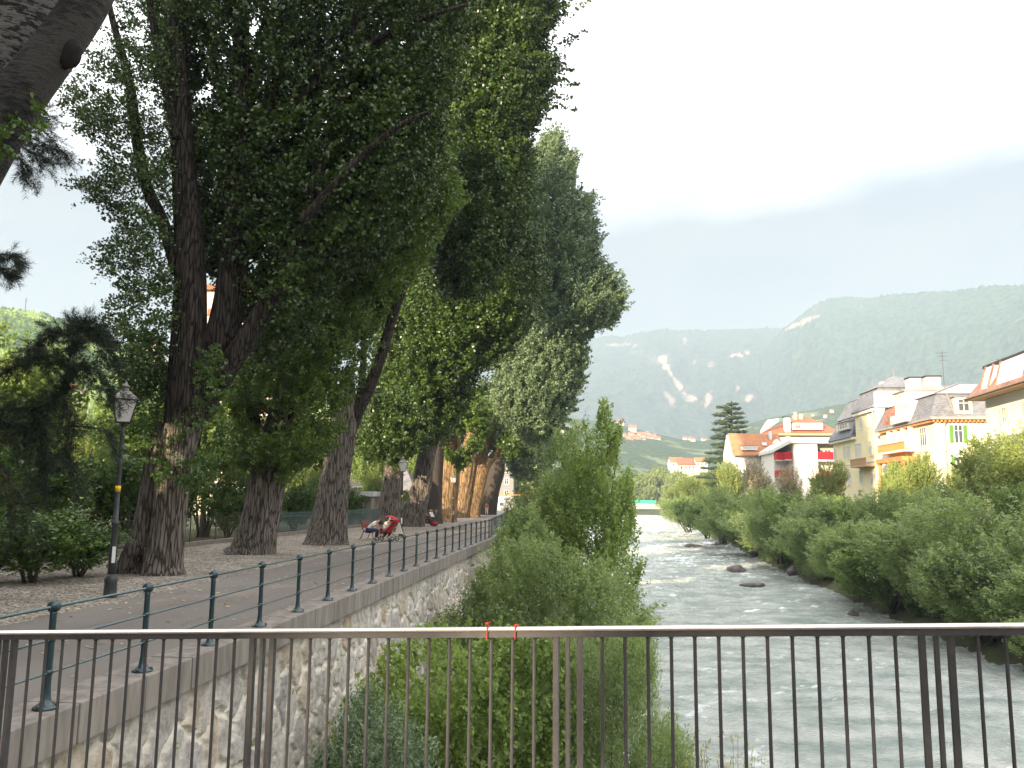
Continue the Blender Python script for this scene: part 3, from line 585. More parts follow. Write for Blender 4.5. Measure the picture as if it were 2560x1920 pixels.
for m_ in range(-3, 5):
    s = s0+m_*mod
    for q, wd in ((0, 0.027), (0.0587, 0.018), (0.1175, 0.027)):
        if sa < s+q < sb: oriented(s+q, wd, 0.03, -1.22, -0.0505, MB()).build('post' if wd > 0.02 else 'baluster', M['bridge_steel'], br)
    for k in range(1, 14):
        q = s+0.1175+k*gap
        if sa < q < sb:
            mb = MB(); p = at_s(q); mb.rod((p.x, p.y, p.z-1.16), (p.x, p.y, p.z-0.0505), 0.0085, n=8); mb.lathe((p.x, p.y, p.z-0.062), [(0, 0.0085), (0.006, 0.011), (0.0113, 0.018)], 8)
            mb.build('baluster', M['bridge_steel'], br, smooth=False)
barprof(sa, sb, [(-0.02, -1.20), (0.02, -1.20), (0.02, -1.165), (-0.02, -1.165)], 'bottom_bar', M['bridge_steel'])
for px, tall in ((1222, 0.02), (1292, 0.008)):
    p = at_s(rs(px)); mb = MB(); mb.tube([p+nrm*-0.03+Vector((0, 0, -0.055)), p+nrm*-0.031+Vector((0, 0, 0.0)), p+Vector((0, 0, 0.004)), p+nrm*0.031, p+nrm*0.03+Vector((0, 0, -0.055)), p+nrm*-0.03+Vector((0, 0, -0.056))], 0.0028, 5)
    mb.ball(p+nrm*-0.03+Vector((0, 0, tall)), 0.008, 6, 5); mb.tube([p+nrm*-0.03+Vector((0, 0, tall)), p+nrm*-0.035+hx*0.02+Vector((0, 0, tall+0.01))], 0.002, 4)
    tag(mb.build('cord_tie', M['red_cord']), 'left red cord knotted round the bridge handrail' if px < 1250 else 'right red cord, wrapped flat round the bridge handrail at the bright glint', 'cord')
dk = MB(); p, q = at_s(sa-8), at_s(sb+14)
dk.prism([(p.x+nrm.x*.12, p.y+nrm.y*.12, 0.2), (q.x+nrm.x*.12, q.y+nrm.y*.12, 0.2), (q.x-nrm.x*5.2, q.y-nrm.y*5.2, 0.2), (p.x-nrm.x*5.2, p.y-nrm.y*5.2, 0.2)][::-1], (0, 0, -0.4)); struct(dk.build('bridge_deck', M['concrete']))
# ------------------------------------------------------------------ quay railing
qr = thing('quay_railing', 'dark green quay railing of ball topped posts and three round bars along the promenade', 'railing', (0, 0, 0))
def quaypost():
    mb = MB(); mb.lathe((0, 0, 0), [(0, 0.115), (0.015, 0.112), (0.03, 0.085), (0.055, 0.055), (0.09, 0.042), (0.16, 0.034), (0.2, 0.032), (0.30, 0.032), (0.86, 0.031), (0.90, 0.034)], 14)
    mb.ball((0, 0, 0.935), 0.062, 14, 9); mb.ball((0, 0, 0.63), 0.042, 12, 7); mb.ball((0, 0, 0.325), 0.042, 12, 7)
    for a in range(3): mb.ball((0.095*math.cos(a*2.09+.4), 0.095*math.sin(a*2.09+.4), 0.03), 0.02, 6, 5)
    return mb.build('post', M['post_green'], qr, smooth=True)
pp = quaypost(); ypost = [7.65+1.71*k for k in range(-2, 22)]+[7.65+1.71*22+2.0*k for k in range(44)]
xp = lambda y: -5.07+bx(y)
for k, y in enumerate(ypost):
    o = pp if k == 0 else pp.copy()
    if k: C.objects.link(o); o.parent = qr
    o.location = (xp(y), y, 0.02)
for z, r in ((0.935, 0.0145), (0.63, 0.0115), (0.325, 0.0115)):
    MB().tube([(xp(y), y, z+0.015) for y in (2.0, 20, 44, 48, 60, 80, 100, 133)], r, 8).build('rail', M['rail_green'], qr, smooth=True)
# ------------------------------------------------------------------ street lamps
def lamp(label, pos, full=True):
    t = thing('street_lamp', label, 'street lamp', pos, 0, 'old style lanterns along the promenade')
    MB().lathe((0, 0, 0), [(0, 0.13), (0.03, 0.135), (0.06, 0.125), (0.28, 0.12), (0.34, 0.135), (0.40, 0.10), (0.46, 0.075)], 12).build('base', M['lamp_metal'], t, True)
    MB().lathe((0, 0, 0.44), [(0, 0.078), (0.5, 0.07), (0.55, 0.066), (0.98, 0.055), (1.0, 0.075), (1.05, 0.075), (1.07, 0.052), (2.2, 0.044), (2.24, 0.06), (2.28, 0.044), (2.85, 0.036), (2.9, 0.055), (2.94, 0.036), (3.08, 0.03)], 12).build('pole', M['lamp_metal'], t, True)
    MB().lathe((0, 0, 2.10), [(0, 0.053), (0.12, 0.053)], 12).build('yellow_band', M['yellow'], t, True)
    if full: MB().box((-0.02, -0.077, 0.68), (0.045, -0.066, 1.0)).build('sticker', M['white'], t)
    fr = MB(); z0, z1, a, b = 3.52, 3.98, 0.13, 0.235
    for sx, sy in ((1, 1), (1, -1), (-1, -1), (-1, 1)):
        fr.rod((sx*a, sy*a, z0), (sx*b, sy*b, z1), 0.012, n=5)
        sx2, sy2 = (sy, -sx)
        fr.rod((sx*a, sy*a, z0), (sx2*a, sy2*a, z0), 0.012, n=5); fr.rod((sx*b, sy*b, z1), (sx2*b, sy2*b, z1), 0.016, n=5)
    fr.rod((0, 0, z0), (0, 0, z0-0.02), 0.1, n=8)
    lt = fr.build('lantern_frame', M['lamp_metal'], t)
    a, b = a-0.006, b-0.006
    for k in range(4):
        c = [(1, 1), (1, -1), (-1, -1), (-1, 1)]; p, q = c[k], c[(k+1) % 4]; g = MB()
        g.add([(p[0]*a, p[1]*a, z0), (q[0]*a, q[1]*a, z0), (q[0]*b, q[1]*b, z1), (p[0]*b, p[1]*b, z1)], [(0, 1, 2, 3)]); g.build('glass_pane', M['lamp_glass'], lt)
    rf = MB(); b2 = 0.26
    v = [(-b2, -b2, z1+.012), (b2, -b2, z1+.012), (b2, b2, z1+.012), (-b2, b2, z1+.012), (-0.09, -0.09, z1+0.19), (0.09, -0.09, z1+0.19), (0.09, 0.09, z1+0.19), (-0.09, 0.09, z1+0.19)]
    rf.add(v, [(3, 2, 1, 0), (0, 1, 5, 4), (1, 2, 6, 5), (2, 3, 7, 6), (3, 0, 4, 7), (4, 5, 6, 7)]); rf.lathe((0, 0, z1+0.19), [(0, 0.075), (0.07, 0.06), (0.09, 0.10), (0.12, 0.07), (0.16, 0.03), (0.22, 0.012)], 10)
    rf.build('lantern_roof', M['lamp_metal_light'], t)
    return t
M['lamp_metal_light'] = plain('lamp_metal_light', (0.22, 0.19, 0.18), (0.13, 0.11, 0.10), 0.35, nscale=8, spec=0.5)
p1 = G(237, 1290); l1 = lamp('nearest lantern post, white sticker low on its pole, left of the big double trunk', p1, True); l1.rotation_euler.z = 0.55; l1.scale = (1, 1, 1.0)
dup(l1, G(866, 1159), 0.3, 1, 'lantern post beside the woman with the red stroller')
dup(l1, G(978, 1129), 0.5, 1, 'thin sunlit lantern post before the first orange lit trunk')
dup(l1, G(1035, 1114.5), 0.2, 1, 'farthest pale lantern post, just left of the walking man')
# ------------------------------------------------------------------ garden fence, kerb
kb = MB()
fpts = [(-16.35, y) for y in range(8, 90, 4)]
kb.box((-16.5, 6, -0.02), (-16.2, 92, 0.16)); tag(kb.build('garden_kerb', M['kerb']), 'long low stone kerb that carries the garden fences behind the trunks', 'kerb')
gf = thing('garden_fence', 'dark wrought iron garden fence with scrolls and crosses behind the nearest trunks', 'fence', (-16.35, 0, 0.16))
def ironpanel():
    mb = MB(); Ln = 2.3
    for z in (0.08, 0.98): mb.rod((0, 0, z), (0, Ln, z), 0.013, n=5)
    for k in range(1, 5):
        y = k*Ln/5; mb.rod((0, y, 0.08), (0, y, 0.98), 0.008, n=4)
    for k in range(5):
        y = (k+.5)*Ln/5; mb.ring((0, y, 0.26), 0.14, 0.007, 'x', 12); mb.ring((0, y, 0.80), 0.10, 0.007, 'x', 10)
        mb.rod((0, y-.12, 0.42), (0, y+.12, 0.68), 0.007, n=4); mb.rod((0, y+.12, 0.42), (0, y-.12, 0.68), 0.007, n=4)
    return mb.build('panel', M['iron'], gf)
ip = ironpanel(); po = MB().box((-0.02, -0.02, 0), (0.02, 0.02, 1.12)).ball((0, 0, 1.15), 0.035, 6, 5).build('post', M['iron'], gf)
for k in range(12):
    for o in (ip, po):
        c = o if k == 0 else o.copy()
        if k: C.objects.link(c); c.parent = gf
        c.location = (0, 12+k*2.36+(0.03 if o is ip else 0), 0)
pf = thing('picket_fence', 'grey green iron picket fence with pointed bars beside the red benches', 'fence', (-16.35, 40.4, 0.16))
def picket():
    mb = MB()
    for z in (0.1, 0.85): mb.rod((0, 0, z), (0, 2.4, z), 0.015, n=4)
    for k in range(20):
        y = k*0.12+.03; mb.box((-0.008, y, 0.03), (0.008, y+0.03, 1.0)); mb.add([(-.01, y-.01, 1), (.01, y-.01, 1), (.01, y+.04, 1), (-.01, y+.04, 1), (0, y+.015, 1.12)], [(0, 1, 4), (1, 2, 4), (2, 3, 4), (3, 0, 4)])
    return mb.build('panel', M['iron_green'], pf)
pk = picket()
for k in range(1, 20): c = pk.copy(); C.objects.link(c); c.parent = pf; c.location = (0, k*2.42, 0)
# ------------------------------------------------------------------ poplars of the promenade
GP = 'old poplars leaning along the promenade'
def poplar(name, label, base, cat='tree', group=GP): return thing(name, label, cat, base, 0, group)
def fix(o):                          # parts are made in world space; keep them there under a placed root
    for c in o.children:
        c.matrix_parent_inverse = o.matrix_basis.inverted() if False else Matrix.Translation(o.location).inverted()
def trunk(mb, line, rad, Y, flute=0.13, seed=0, n=40): return limb(mb, line, rad, Y, n, flute, seed, 7)
# T1: the double trunk by the lamp, 23 m away
Y1 = G(330, 1240).y; t1 = poplar('poplar_tree', 'nearest huge poplar with a dark double trunk behind the first lantern post', G(330, 1240))
mb = MB()
trunk(mb, [(352, 1250), (352, 1225), (358, 1190), (366, 1120), (380, 1000), (396, 920)], [0.60, 0.52, 0.45, 0.42, 0.42, 0.45], Y1, 0.12, 2)
trunk(mb, [(290, 1250), (300, 1215), (318, 1160), (335, 1080), (355, 980), (375, 920)], [0.62, 0.50, 0.42, 0.42, 0.44, 0.45], Y1+0.5, 0.12, 3)
for q, (gx, gy) in enumerate([(255, 1243), (385, 1246), (330, 1256)]):
    trunk(mb, [(gx, gy+2), (gx+(320-gx)*.3, gy-22), (gx+(325-gx)*.6, gy-75)], [0.10, 0.20, 0.26], Y1, 0.1, q+30, 14)
mb.build('trunk', M['bark'], t1, True)
mb = MB()
trunk(mb, [(392, 960), (402, 860), (410, 700), (410, 560), (396, 350), (384, 150), (378, -60), (372, -300)], [0.47, 0.50, 0.44, 0.40, 0.32, 0.27, 0.22, 0.15], Y1+.15, 0.08, 5, 24)
trunk(mb, [(420, 900), (470, 760), (500, 620), (514, 420), (520, 200), (524, -60), (530, -300)], [0.44, 0.46, 0.42, 0.33, 0.26, 0.2, 0.13], Y1+0.6, 0.08, 6, 24)
trunk(mb, [(470, 830), (540, 720), (610, 600), (660, 470), (700, 330), (760, 120), (800, -100)], [0.30, 0.28, 0.25, 0.22, 0.18, 0.14, 0.1], Y1+0.2, 0.06, 7, 16)
trunk(mb, [(385, 590), (352, 480), (316, 400), (296, 300), (282, 190), (262, 110), (240, 30), (225, -60)], [0.20, 0.17, 0.16, 0.15, 0.13, 0.11, 0.09, 0.06], Y1, 0.05, 8, 14)
trunk(mb, [(510, 500), (560, 330), (610, 120), (630, -120)], [0.22, 0.18, 0.15, 0.1], Y1+1, 0.05, 9, 14)
trunk(mb, [(380, 300), (350, 150), (325, 20), (310, -100)], [0.13, 0.11, 0.09, 0.06], Y1-.3, 0.05, 10, 10)
trunk(mb, [(650, 480), (760, 360), (850, 280), (930, 240)], [0.13, 0.11, 0.08, 0.05], Y1-0.6, 0.05, 11, 10)
trunk(mb, [(560, 330), (700, 160), (860, 60), (1010, 10)], [0.12, 0.10, 0.08, 0.05], Y1, 0.05, 12, 10)
mb.build('limb', M['bark_limb_shaded'], t1, True)
ax1 = W(430, 700, Y1)
polyL = [(150, 190), (215, 110), (262, 60), (250, -60), (390, -60), (378, 300), (372, 560), (382, 640), (378, 760), (330, 840), (250, 800), (222, 730), (232, 690), (262, 650), (240, 610), (205, 580), (225, 540), (262, 490), (215, 440), (160, 395), (225, 370), (215, 310), (130, 250)]
crown('crown', M['leaf_poplar'], t1, polyL, Y1-0.2, 1.6, 1150, 0.85, 32, 0.082, axis=ax1, rise=0.25, seed=11, R=60, noise_t=-0.35, nf=1.6, droop=0.15)
polyT = [(300, -160), (1000, -160), (1000, 60), (960, 240), (930, 420), (820, 560), (700, 640), (640, 760), (560, 780), (500, 640), (430, 560), (370, 300)]
crown('crown', M['leaf_poplar'], t1, polyT, Y1+2.4, 3.0, 6800, 1.0, 38, 0.12, axis=ax1, rise=0.5, seed=12, noise_t=-0.85, holes=[(740, 135, 22), (545, 60, 20), (450, 210, 26), (620, 200, 14), (700, 250, 16), (845, 140, 8), (590, 10, 18), (460, 420, 18), (460, 640, 22), (540, 580, 18)])
polyB = [(270, 740), (360, 720), (360, 900), (350, 1010), (290, 1030), (255, 950), (250, 860)]
crown('crown', M['leaf_shrub'], t1, polyB, Y1+0.4, 0.9, 300, 0.7, 30, 0.09, axis=W(340, 1000, Y1), rise=0.1, seed=13, R=40)
polyF = [(420, 760), (480, 730), (500, 900), (470, 1010), (440, 1060), (370, 1080), (330, 1040), (350, 960), (400, 880)]
crown('crown', M['leaf_shrub'], t1, polyF, Y1-0.6, 0.5, 130, 0.6, 26, 0.085, axis=W(420, 900, Y1+2), rise=0.0, seed=14, R=40, noise_t=-.1, nf=2)
# T2
Y2 = G(546, 1196).y; t2 = poplar('poplar_tree', 'second poplar, a furrowed leaning stump-like trunk with leafy side shoots', G(546, 1196)); mb = MB()
trunk(mb, [(540, 1206), (546, 1190), (556, 1150), (570, 1080), (582, 1010), (596, 940), (620, 850), (650, 740)], [0.98, 0.80, 0.66, 0.62, 0.60, 0.50, 0.35, 0.2], Y2, 0.13, 21)
trunk(mb, [(506, 1204), (522, 1180), (545, 1130), (560, 1060)], [0.25, 0.36, 0.36, 0.30], Y2-.25, 0.12, 22, 20)
mb.build('trunk', M['bark'], t2, True); mb = MB()
trunk(mb, [(572, 1080), (560, 980), (545, 860), (560, 700)], [0.42, 0.30, 0.2, 0.1], Y2+.2, 0.06, 23, 16)
trunk(mb, [(590, 960), (640, 860), (700, 760), (760, 640)], [0.25, 0.2, 0.14, 0.08], Y2, 0.06, 24, 12)
mb.build('limb', M['bark_limb_shaded'], t2, True)
crown('crown', M['leaf_poplar_fresh'], t2, [(480, 830), (560, 720), (640, 640), (720, 660), (800, 690), (818, 760), (790, 830), (745, 880), (735, 930), (690, 985), (640, 1010), (610, 1040), (560, 1010), (500, 1000), (520, 930)], Y2-0.4, 2.2, 2300, 0.85, 34, 0.105, axis=W(600, 1000, Y2), rise=0.35, seed=25, R=70, noise_t=-0.5, nf=1.1, holes=[(478, 900, 30), (700, 845, 10)])
crown('crown', M['leaf_poplar_fresh'], t2, [(640, 430), (760, 330), (930, 280), (980, 430), (900, 560), (800, 640), (700, 640)], Y2-1, 2.2, 2400, 1.0, 36, 0.125, axis=W(640, 800, Y2), rise=0.4, seed=26, R=80, nf=0.9, noise_t=-0.4)
# T3
Y3 = G(705, 1176).y; t3 = poplar('poplar_tree', 'third poplar with a tall bare forked trunk left of the occupied red bench', G(705, 1176)); mb = MB()
trunk(mb, [(704, 1184), (706, 1165), (712, 1120), (724, 1040), (738, 960), (746, 900), (752, 860), (757, 825)], [1.06, 0.86, 0.74, 0.66, 0.62, 0.56, 0.4, 0.2], Y3, 0.14, 31)
trunk(mb, [(668, 1182), (684, 1150), (700, 1090)], [0.22, 0.30, 0.3], Y3-.2, 0.1, 32, 16); mb.build('trunk', M['bark'], t3, True); mb = MB()
trunk(mb, [(742, 950), (770, 890), (800, 830), (826, 760), (846, 690), (872, 620), (905, 540), (940, 430)], [0.40, 0.32, 0.27, 0.24, 0.22, 0.19, 0.15, 0.1], Y3, 0.06, 33, 16)
trunk(mb, [(736, 950), (722, 860), (700, 760), (690, 640)], [0.36, 0.26, 0.2, 0.12], Y3+.4, 0.06, 34, 14)
trunk(mb, [(770, 900), (782, 820), (786, 740), (780, 640)], [0.2, 0.17, 0.14, 0.1], Y3+.2, 0.06, 35, 12)
mb.build('limb', M['bark_limb_shaded'], t3, True)
crown('crown', M['leaf_poplar_fresh'], t3, [(560, 640), (640, 500), (760, 300), (960, 240), (990, 420), (930, 540), (880, 600), (820, 700), (700, 760), (600, 780)], Y3, 3.2, 3600, 1.2, 38, 0.16, axis=W(740, 900, Y3), rise=0.4, seed=36, R=80)
crown('crown', M['leaf_poplar'], t3, [(640, 860), (720, 830), (740, 940), (700, 1010), (650, 1010), (610, 960)], Y3+2.5, 1.5, 350, 0.9, 28, 0.13, axis=W(700, 1000, Y3), rise=0.2, seed=37, R=50)
# overhanging crown at the top right, and its reaching twigs
Y4 = 30.0; t4 = poplar('poplar_tree', 'fourth poplar, its dark crown hanging over the river at the top, twigs reaching right', (-13.9, 48.5, 0)); mb = MB()
trunk(mb, [(838, 1140), (842, 1120), (848, 1040), (858, 960), (880, 860, 58), (915, 740, 63), (950, 560, 60), (960, 340, 55), (980, 120, 52), (1010, -80, 52)], [0.9, 0.72, 0.62, 0.54, 0.42, 0.34, 0.26, 0.2, 0.14, 0.08], 52, 0.12, 41)
mb.build('trunk', M['bark'], t4, True); mb = MB()
trunk(mb, [(950, 560), (1000, 330), (1060, 180), (1120, 60)], [0.3, 0.2, 0.14, 0.06], 46, 0.05, 42, 12); trunk(mb, [(955, 600), (1020, 420), (1090, 300), (1150, 220)], [0.3, 0.2, 0.12, 0.05], 46, 0.05, 43, 12)
mb.build('limb', M['bark_dark'], t4, True)
crown('crown', M['leaf_poplar'], t4, [(850, -160), (1165, -160), (1190, -20), (1205, 30), (1165, 90), (1195, 150), (1170, 200), (1165, 250), (1130, 290), (1135, 400), (1110, 540), (1040, 640), (960, 640), (920, 520), (900, 330), (900, 200)], 44, 4.5, 7500, 1.5, 40, 0.175, axis=W(950, 500, 48), rise=0.25, seed=44, R=70, noise_t=-.9, nf=0.5, holes=[(1120, 190, 14), (1140, 250, 12)])
so_, sd_, sl_ = [], [], []
for x0, y0, x1, y1 in [(1160, 60, 1272, 8), (1150, 20, 1240, -30), (1150, 110, 1268, 72), (1150, 130, 1250, 84), (1170, 140, 1240, 155), (1160, 180, 1252, 185), (1150, 205, 1235, 215), (1160, 215, 1245, 240), (1130, 240, 1190, 262), (1150, 165, 1225, 175), (1120, 270, 1165, 285), (1140, 40, 1205, 40)]:
    a = W(x0, y0, 44); b = W(x1, y1, 44.5); so_.append(a); sd_.append(b-a); sl_.append((b-a).length)
foliage('crown', M['leaf_poplar'], t4, so_, sd_, np.array(sl_)*1.03, 120, 0.18, spread=0.17, droop=-0.05, seed=45, align=.2)
twigs('twig', t4, np.array(so_), np.array(sd_), np.array(sl_), 0.012)
# T5
Y5 = G(890, 1137).y; t5 = poplar('poplar_tree', 'wide dim trunk just left of the reading man on the far bench', G(890, 1137)); mb = MB()
trunk(mb, [(886, 1144), (890, 1130), (900, 1090), (912, 1040), (922, 980), (940, 900), (970, 800), (1010, 640), (1040, 480)], [1.25, 1.02, 0.85, 0.75, 0.68, 0.55, 0.4, 0.28, 0.15], Y5, 0.13, 51)
mb.build('trunk', M['bark'], t5, True); mb = MB()
trunk(mb, [(925, 960), (980, 840), (1040, 780), (1100, 740)], [0.35, 0.26, 0.18, 0.1], Y5, 0.05, 52, 12); mb.build('limb', M['bark_dark'], t5, True)
crown('crown', M['leaf_poplar'], t4, [(800, 860), (900, 840), (925, 930), (890, 985), (850, 1005), (808, 975)], 49, 1.8, 520, 1.1, 38, 0.15, axis=W(860, 900, 52), rise=0.0, seed=47, R=30, noise_t=-.8)
crown('crown', M['leaf_poplar'], t5, [(830, 700), (900, 560), (960, 400), (1040, 300), (1130, 300), (1150, 460), (1160, 620), (1130, 720), (1060, 800), (1000, 880), (960, 950), (860, 975), (800, 1000), (770, 960), (800, 860)], Y5-4, 4.5, 5200, 1.7, 40, 0.2, axis=W(930, 960, Y5), rise=0.35, seed=53, R=70, nf=0.45, noise_t=-.9, holes=[(858, 845, 8), (800, 870, 10)])
# T6: slim dark trunk behind
Y6 = 72; t6 = poplar('poplar_tree', 'black shaded trunk directly behind the reading man', G(938, 1131)); mb = MB()
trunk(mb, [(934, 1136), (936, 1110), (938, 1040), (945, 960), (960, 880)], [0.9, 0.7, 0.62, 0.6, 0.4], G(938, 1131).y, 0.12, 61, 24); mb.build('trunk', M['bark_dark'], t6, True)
# T7-T9: the trunks the low sun reaches
def suntree(x, y, line, rad, label, seed, mat='bark_sunlit'):
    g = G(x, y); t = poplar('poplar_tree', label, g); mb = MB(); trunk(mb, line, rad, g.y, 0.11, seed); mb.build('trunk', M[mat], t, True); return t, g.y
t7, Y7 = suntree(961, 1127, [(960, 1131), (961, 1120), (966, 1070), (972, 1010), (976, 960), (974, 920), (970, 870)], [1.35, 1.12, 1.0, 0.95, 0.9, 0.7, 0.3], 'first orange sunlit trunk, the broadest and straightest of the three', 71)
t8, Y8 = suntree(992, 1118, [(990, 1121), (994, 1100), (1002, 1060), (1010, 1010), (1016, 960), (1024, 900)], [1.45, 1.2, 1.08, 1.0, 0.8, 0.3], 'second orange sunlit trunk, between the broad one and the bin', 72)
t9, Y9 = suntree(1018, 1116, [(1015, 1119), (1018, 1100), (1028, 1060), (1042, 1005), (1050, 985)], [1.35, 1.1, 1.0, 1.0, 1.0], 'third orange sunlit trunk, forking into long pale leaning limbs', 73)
mb = MB()
trunk(mb, [(1045, 1015), (1066, 985), (1090, 965), (1118, 925), (1150, 880), (1200, 820)], [0.55, 0.48, 0.42, 0.36, 0.3, 0.2], Y9, 0.05, 74, 16); trunk(mb, [(1042, 1000), (1050, 960), (1060, 925), (1070, 890), (1085, 820)], [0.6, 0.45, 0.38, 0.3, 0.2], Y9, 0.05, 75, 16)
trunk(mb, [(1042, 990), (1066, 930), (1085, 880), (1110, 800)], [0.5, 0.42, 0.35, 0.2], Y9+1.5, 0.05, 76, 14)
mb.build('limb', M['bark_sunlit'], t9, True)
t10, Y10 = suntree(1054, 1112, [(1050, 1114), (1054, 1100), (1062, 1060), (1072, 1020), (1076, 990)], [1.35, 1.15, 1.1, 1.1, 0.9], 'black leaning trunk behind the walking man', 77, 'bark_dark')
mb = MB(); trunk(mb, [(1072, 1020), (1086, 985), (1100, 955), (1130, 900)], [0.9, 0.6, 0.45, 0.3], Y10, 0.05, 78, 14); mb.build('limb', M['bark_dark'], t10, True)
crown('crown', M['leaf_poplar'], t8, [(820, 990), (900, 900), (1000, 850), (1120, 800), (1190, 820), (1190, 930), (1140, 990), (1100, 985), (1070, 940), (1010, 930), (960, 950), (880, 980)], Y8, 5, 1800, 2.0, 38, 0.27, axis=W(1000, 1000, Y8), rise=0.35, seed=81, R=50, nf=0.35)
crown('crown', M['leaf_poplar_fresh'], t7, [(930, 930), (935, 860), (1000, 840), (1050, 860), (1055, 930), (1035, 970), (1010, 1000), (990, 1018), (985, 1000), (960, 985)], Y7-3, 2.0, 620, 1.2, 40, 0.20, axis=W(980, 960, Y7), rise=-0.1, seed=82, R=25)
sil = [(1000, 320), (1060, 300), (1125, 310), (1150, 340), (1175, 300), (1210, 292), (1216, 330), (1245, 350), (1232, 400), (1248, 440), (1278, 430), (1272, 480), (1290, 520), (1280, 570), (1318, 600), (1345, 640), (1325, 700), (1282, 715), (1255, 735), (1260, 800), (1240, 860), (1215, 900), (1195, 950), (1140, 960), (1100, 920), (1060, 860), (1090, 740), (1110, 620), (1080, 460)]
crown('crown', M['leaf_silver'], t9, sil, 84, 6, 7500, 2.3, 52, 0.22, axis=W(1090, 960, 90), rise=0.45, seed=91, R=60, nf=0.3, noise_t=-1.3, spread=.17)
crown('crown', M['leaf_poplar'], t7, [(1020, 240), (1115, 230), (1130, 290), (1105, 420), (1085, 560), (1040, 600)], 70, 5, 2200, 2.0, 40, 0.24, axis=W(1000, 900, 72), rise=0.4, seed=95, R=60, nf=.3, noise_t=-1.2)
so_, sd_, sl_ = [], [], []
for x0, y0, x1, y1 in [(1190, 350, 1212, 285), (1225, 400, 1250, 345), (1250, 470, 1282, 412), (1262, 520, 1292, 470), (1268, 560, 1298, 545), (1285, 600, 1330, 585), (1300, 640, 1352, 640), (1300, 660, 1338, 690), (1290, 690, 1322, 712), (1250, 850, 1258, 800), (1225, 890, 1248, 885), (1200, 920, 1240, 930), (1140, 330, 1150, 295), (1270, 690, 1280, 725), (1240, 440, 1258, 400)]:
    a = W(x0, y0, 82); b = W(x1, y1, 82); so_.append(a); sd_.append(b-a); sl_.append((b-a).length)
foliage('crown', M['leaf_silver'], t9, so_, sd_, np.array(sl_), 240, 0.22, spread=0.2, droop=0.04, seed=92, align=.2)
crown('crown', M['leaf_poplar_fresh'], t8, [(960, 930), (1000, 900), (1120, 900), (1135, 950), (1112, 985), (1075, 985), (1050, 960), (1030, 975), (1000, 960)], Y8+8, 3, 600, 1.7, 36, 0.25, axis=W(1050, 960, Y8), rise=0.1, seed=88, R=25, nf=.35)
crown('crown', M['leaf_silver'], t10, [(1090, 930), (1190, 860), (1220, 900), (1190, 1000), (1150, 1040), (1110, 1030), (1090, 1000)], Y10-4, 4, 700, 1.8, 34, 0.3, axis=W(1110, 1050, Y10), rise=0.2, seed=93, R=40, nf=.3)
for t in (t1, t2, t3, t4, t5, t6, t7, t8, t9, t10): fix(t)
# poplars of the same row behind the camera: unseen trees added to shade this reach of the river
def rowtree(x, y, h, seed, label):
    rng = np.random.default_rng(seed); t = thing('poplar_tree', label, 'tree', (x, y, 0), 0, 'unseen poplars added behind the bridge for shade')
    mb = MB(); mb.tube(*smoothline([(0, 0, 0), (0.3, 0.1, 5), (1.0, 0.2, 12), (1.6, 0, h*0.8)], [0.9, 0.65, 0.45, 0.15]), 16, 0.1, seed); mb.build('trunk', M['bark'], t, True)
    S = 900; u = rng.normal(size=(S, 3)); u = unit(u)*(rng.random((S, 1))**0.4)*np.array([5.2, 5.2, h*0.36]); org = u+np.array([1.2, 0, h*0.62]); d = u.copy(); d[:, 2] = np.abs(d[:, 2])*0.4+1.5
    foliage('crown', M['leaf_poplar'], t, org, d, 2.0, 22, 0.46, seed=seed, spread=0.35); return t
rt0 = rowtree(-18, 7, 27, 301, 'unseen poplar just outside the left edge, added for shade')
for k, (x, y) in enumerate([(-14, 2), (-13, -8), (-12.4, -28.6), (-14.5, -38), (-13, -48), (-21, -3), (-22, -20), (-26, -30.6), (-24, 6)]):
    dup(rt0, (x, y, 0), k*1.3, 1+0.06*math.sin(k*2.1), 'unseen poplar added behind the bridge for shade', 'unseen poplars added behind the bridge for shade')
M['bark_black'] = plain('bark_black', (0.02, 0.017, 0.015), (0.007, 0.006, 0.006), 0.9, nscale=9, bump=1.0)
# ------------------------------------------------------------------ pale leaning trunk at the upper left
lt = thing('leaning_tree', 'thick pale scarred trunk leaning across the upper left corner, close to the bridge', 'tree', (-8.6, 6.5, 0)); mb = MB()
trunk(mb, [(-560, 1600, 6.6), (-480, 1100, 6.8), (-330, 700), (-190, 460), (-70, 260), (40, 60), (110, -130), (150, -350)], [0.62, 0.52, 0.46, 0.42, 0.38, 0.35, 0.32, 0.28], 7.0, 0.05, 101, 36)
mb.build('trunk', M['bark_pale'], lt, True); mb = MB()
trunk(mb, [(-260, 760), (-130, 520), (-75, 400), (30, 225), (120, 105), (185, 10), (235, -90), (290, -230)], [0.28, 0.26, 0.24, 0.22, 0.20, 0.19, 0.17, 0.14], 6.7, 0.03, 102, 28)
mb.build('limb', M['bark_smooth'], lt, True); MB().ball(W(150, 108, 6.66), 0.16, 16, 10, 0.75, 0.45, 1.15, .12, 4).build('knot', M['bark_black'], lt, True)
crown('foliage', M['leaf_shrub'], lt, [(0, 230), (90, 215), (110, 260), (40, 330), (-20, 360), (-60, 300)], 6.6, 0.25, 34, 0.24, 22, 0.055, axis=W(-40, 260, 7), rise=-0.2, seed=103, R=30)
fix(lt)
